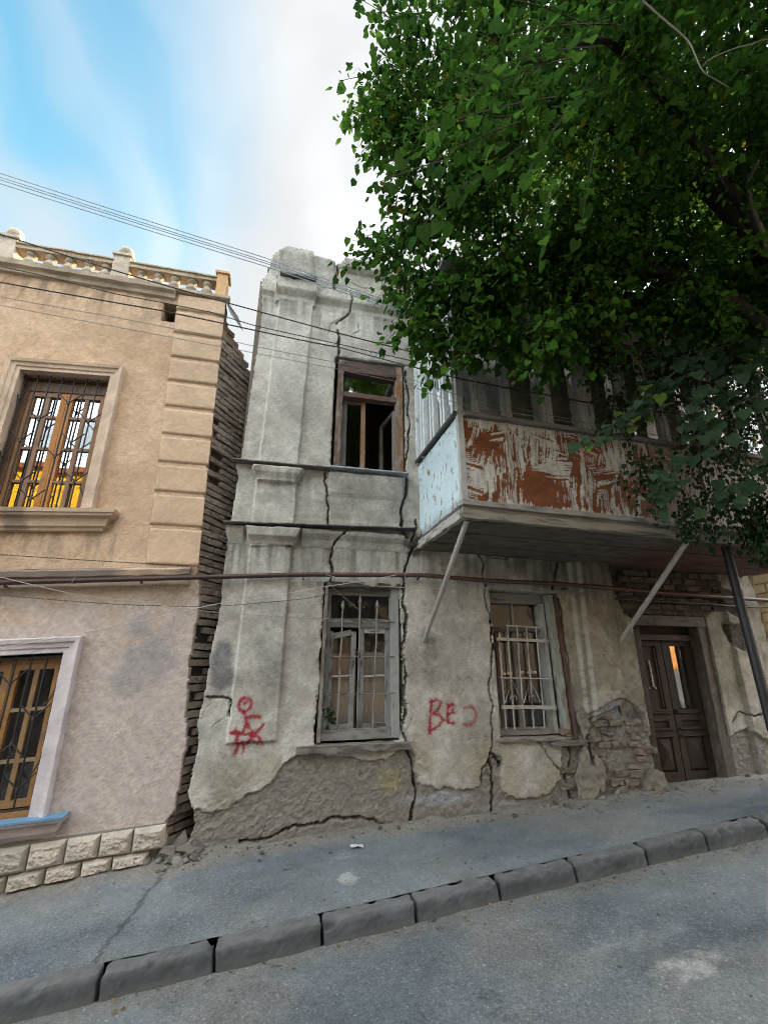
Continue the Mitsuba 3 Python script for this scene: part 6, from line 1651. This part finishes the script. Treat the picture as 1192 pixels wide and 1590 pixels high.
# a darker small leaved creeper hangs below and behind it
IV = thing("small_leaved_creeper", "dark creeper with small round leaves trailing over the balcony's right end below the large leaves", "plant")
ip, idr, inn, isz, tw = [], [], [], [], []
for c0, R, n in [((3.55, -1.75, 1.95), 0.30, 16), ((3.9, -1.8, 1.55), 0.25, 10), ((4.3, -1.85, 1.62), 0.32, 20), ((4.75, -1.85, 1.55), 0.35, 26), ((4.55, -1.9, 1.32), 0.22, 12), ((5.1, -1.9, 1.85), 0.45, 30), ((5.15, -1.95, 1.2), 0.32, 22), ((5.05, -2.0, 0.85), 0.14, 6), ((4.4, -1.75, 2.4), 0.5, 30), ((5.0, -1.75, 2.9), 0.5, 30), ((3.4, -1.65, 2.75), 0.3, 16), ((3.3, -1.7, 3.3), 0.35, 18), ((4.2, -1.65, 3.4), 0.5, 36), ((5.1, -1.7, 3.6), 0.5, 30)]:
    c0 = np.array(c0)
    for _ in range(n):
        d = r.normal(0, 1, 3)
        d /= np.linalg.norm(d)
        d[1] *= 0.5
        p, pos, ld, ln, sz = spray(c0 + d * R * r.uniform(0, 0.7), d * 0.5 + np.array([0, 0, -0.8]), R * 0.9 + 0.1, r, 0.5, 16, 0.052, 0.06)
        ok = pos[:, 1] < -1.50
        tw.append(p[::5])
        ip.append(pos[ok]); idr.append(ld[ok]); inn.append(ln[ok]); isz.append(sz[ok])
ip, idr, inn, isz = np.vstack(ip), np.vstack(idr), np.vstack(inn), np.concatenate(isz)
m = many(sv, sf, ip, frames(idr, inn), isz)
c = np.repeat(np.array([0.024, 0.05, 0.022]) * r.uniform(0.6, 1.4, (len(ip), 1)), len(sv), 0)
put(IV + "__foliage", m, c, "mat_leaf", kind="stuff", label="small dark leaves")
m = cat(*[tube(p, 0.003, 3, False) for p in tw])
put(IV + "__stem", m, (0.04, 0.035, 0.025))

# ------------------------------------------------------------------ litter and rubble
r = np.random.default_rng(33)
ico = trimesh.creation.icosphere(subdivisions=1)
iv, if_ = np.array(ico.vertices), np.array(ico.faces)
st, cc = [], []
for _ in range(800):
    u = r.random()
    if u < 0.55:                                                # along the foot of the wall
        x, yv = r.uniform(-0.7, 6.2), -abs(r.normal(0, 0.13)) - 0.03
        s = min(0.03, r.gamma(0.5, 0.007) + 0.003)
    elif u < 0.72:
        x, yv = r.normal(-0.72, 0.12), r.normal(-0.02, 0.10)
        s = abs(r.normal(0, 0.018)) + 0.006
    elif u < 0.9:
        x, yv = r.uniform(-1.5, 6), r.uniform(-1.3, -0.1)
        s = abs(r.normal(0, 0.004)) + 0.003
    else:
        x, yv = r.uniform(-2.0, 5), r.uniform(-4.2, KY - 0.03)
        s = abs(r.normal(0, 0.003)) + 0.0025
    z = float(pave_z(np.array([x]), np.array([yv]))[0] if yv > KY + 0.13 else (road_z(np.array([x]), np.array([yv]))[0] if yv < KY else kerb_z(x) + 0.118))
    v = iv * (1 + 0.35 * (noise(iv * 2 + r.uniform(0, 99), 3) - 0.5)[:, None]) * s * np.array([1.3, 1.0, 0.7]) @ trimesh.transformations.random_rotation_matrix(r.random(3))[:3, :3]
    st.append((v + [x, yv, z + s * 0.35], if_))
    cc.append(np.tile(np.array([[0.16, 0.152, 0.14]]) * r.uniform(0.4, 1.4), (len(iv), 1)))
m = cat(*st)
k = key("rubble")
scene[k] = mikit.ply(m, "mat_plaster", color=np.vstack(cc))
labels[k] = {"label": "crumbs of fallen plaster and grit along the wall foot and gutter", "category": "rubble", "kind": "stuff"}
fl, cc = [], []
for _ in range(420):
    if r.random() < 0.5:
        x, yv = r.uniform(3.0, 5.8), -abs(r.normal(0.25, 0.22)) - 0.05
    elif r.random() < 0.6:
        x, yv = r.uniform(-1, 5), KY - abs(r.normal(0, 0.08)) - 0.02
    else:
        x, yv = r.uniform(-1.5, 5.5), r.uniform(-4, -0.1)
    z = float(pave_z(np.array([x]), np.array([yv]))[0] if yv > KY + 0.13 else (road_z(np.array([x]), np.array([yv]))[0] if yv < KY else kerb_z(x) + 0.118)) + 0.008
    a, s = r.uniform(0, 6.3), r.uniform(0.012, 0.032)
    d = np.array([[math.cos(a), math.sin(a), r.normal(0, 0.15)]])
    v, f = many(sv, sf, np.array([[x, yv, z]]), frames(d, np.array([[r.normal(0, 0.3), r.normal(0, 0.3), 1]])), np.array([s]))
    fl.append((v, f))
    cc.append(np.tile(np.array([[0.15, 0.12, 0.075]]) * r.uniform(0.4, 1.6), (len(v), 1)))
k = key("leaf_litter")
scene[k] = mikit.ply(cat(*fl), "mat_matte", color=np.vstack(cc))
labels[k] = {"label": "dry leaf scraps scattered on pavement, gutter and road", "category": "litter", "kind": "stuff"}
# larger clods at the foot of the gap
LUMPS = ["earthy grey lump at the front of the heap in the gap, left of its middle", "earthy grey lump at the front of the heap in the gap, right of its middle",
         "fist sized grey lump in the middle of the heap, just inside the gap", "small rightmost lump of the heap, against the cracked house's foot",
         "leftmost lump of the heap, against the last rock faced stone", "smallest lump, foremost of the heap on the pavement", "grey lump inside the gap, leaning on the cracked house",
         "largest lump, rearmost of the heap, wedged in the gap"]
for n_, (x, yv, s) in enumerate([(-0.80, -0.06, 0.075), (-0.70, -0.03, 0.06), (-0.74, 0.08, 0.10), (-0.62, -0.08, 0.05), (-0.86, 0.03, 0.06), (-0.77, -0.14, 0.035), (-0.70, 0.15, 0.09), (-0.78, 0.2, 0.14)]):
    v = iv * s
    hull = trimesh.convex.convex_hull(np.random.default_rng(60 + n_).normal(0, 0.62, (13, 3)) * s * np.array([1.2, 1, 0.75]))
    bm_ = hull.subdivide().subdivide()
    bv, bf = np.array(bm_.vertices), np.array(bm_.faces)
    bv = wob(bv, 0.12 * s, n_, 1.2 / s)
    z = float(pave_z(np.array([x]), np.array([yv]))[0]) + s * 0.35
    k = thing("rubble_lump", LUMPS[n_], "rubble", "lumps at the foot of the gap")
    scene[k] = mikit.ply((bv + [x, yv, z], bf), "mat_plaster", color=C(bv + n_, (0.15, 0.138, 0.12), 0.5, 18, n_))
k = thing("paper_scrap", "crumpled pale scrap lying on the pavement below the barred window", "litter")
v, f = sheet(np.linspace(-0.06, 0.06, 9), np.linspace(-0.04, 0.04, 7), lambda x, y: 0.03 * fbm(np.stack([x * 22, y * 22, 0 * x], -1), 3, 5))
px_ = np.array([0.86, -0.36])
scene[k] = mikit.ply((v + [px_[0], px_[1], float(pave_z(px_[:1], px_[1:])[0]) + 0.004], f), "mat_matte", color=C(v, (0.42, 0.45, 0.46), 0.2, 20))
k = thing("fallen_twig", "thin forked grey twig lying on the road at the lower right", "twig")
zt = lambda x, y: float(road_z(np.array([x]), np.array([y]))[0]) + 0.006
a = [(1.72, -2.95), (1.80, -2.98), (1.88, -2.96), (1.95, -2.90)]
m = cat(tube([(x, y, zt(x, y)) for x, y in a], 0.004, 5), tube([(1.88, -2.96, zt(1.88, -2.96)), (1.95, -2.99, zt(1.95, -2.99) + 0.01)], 0.003, 5))
scene[k] = mikit.ply(m, "mat_matte", smooth=True, color=C(m[0], (0.10, 0.085, 0.07), 0.2, 20))
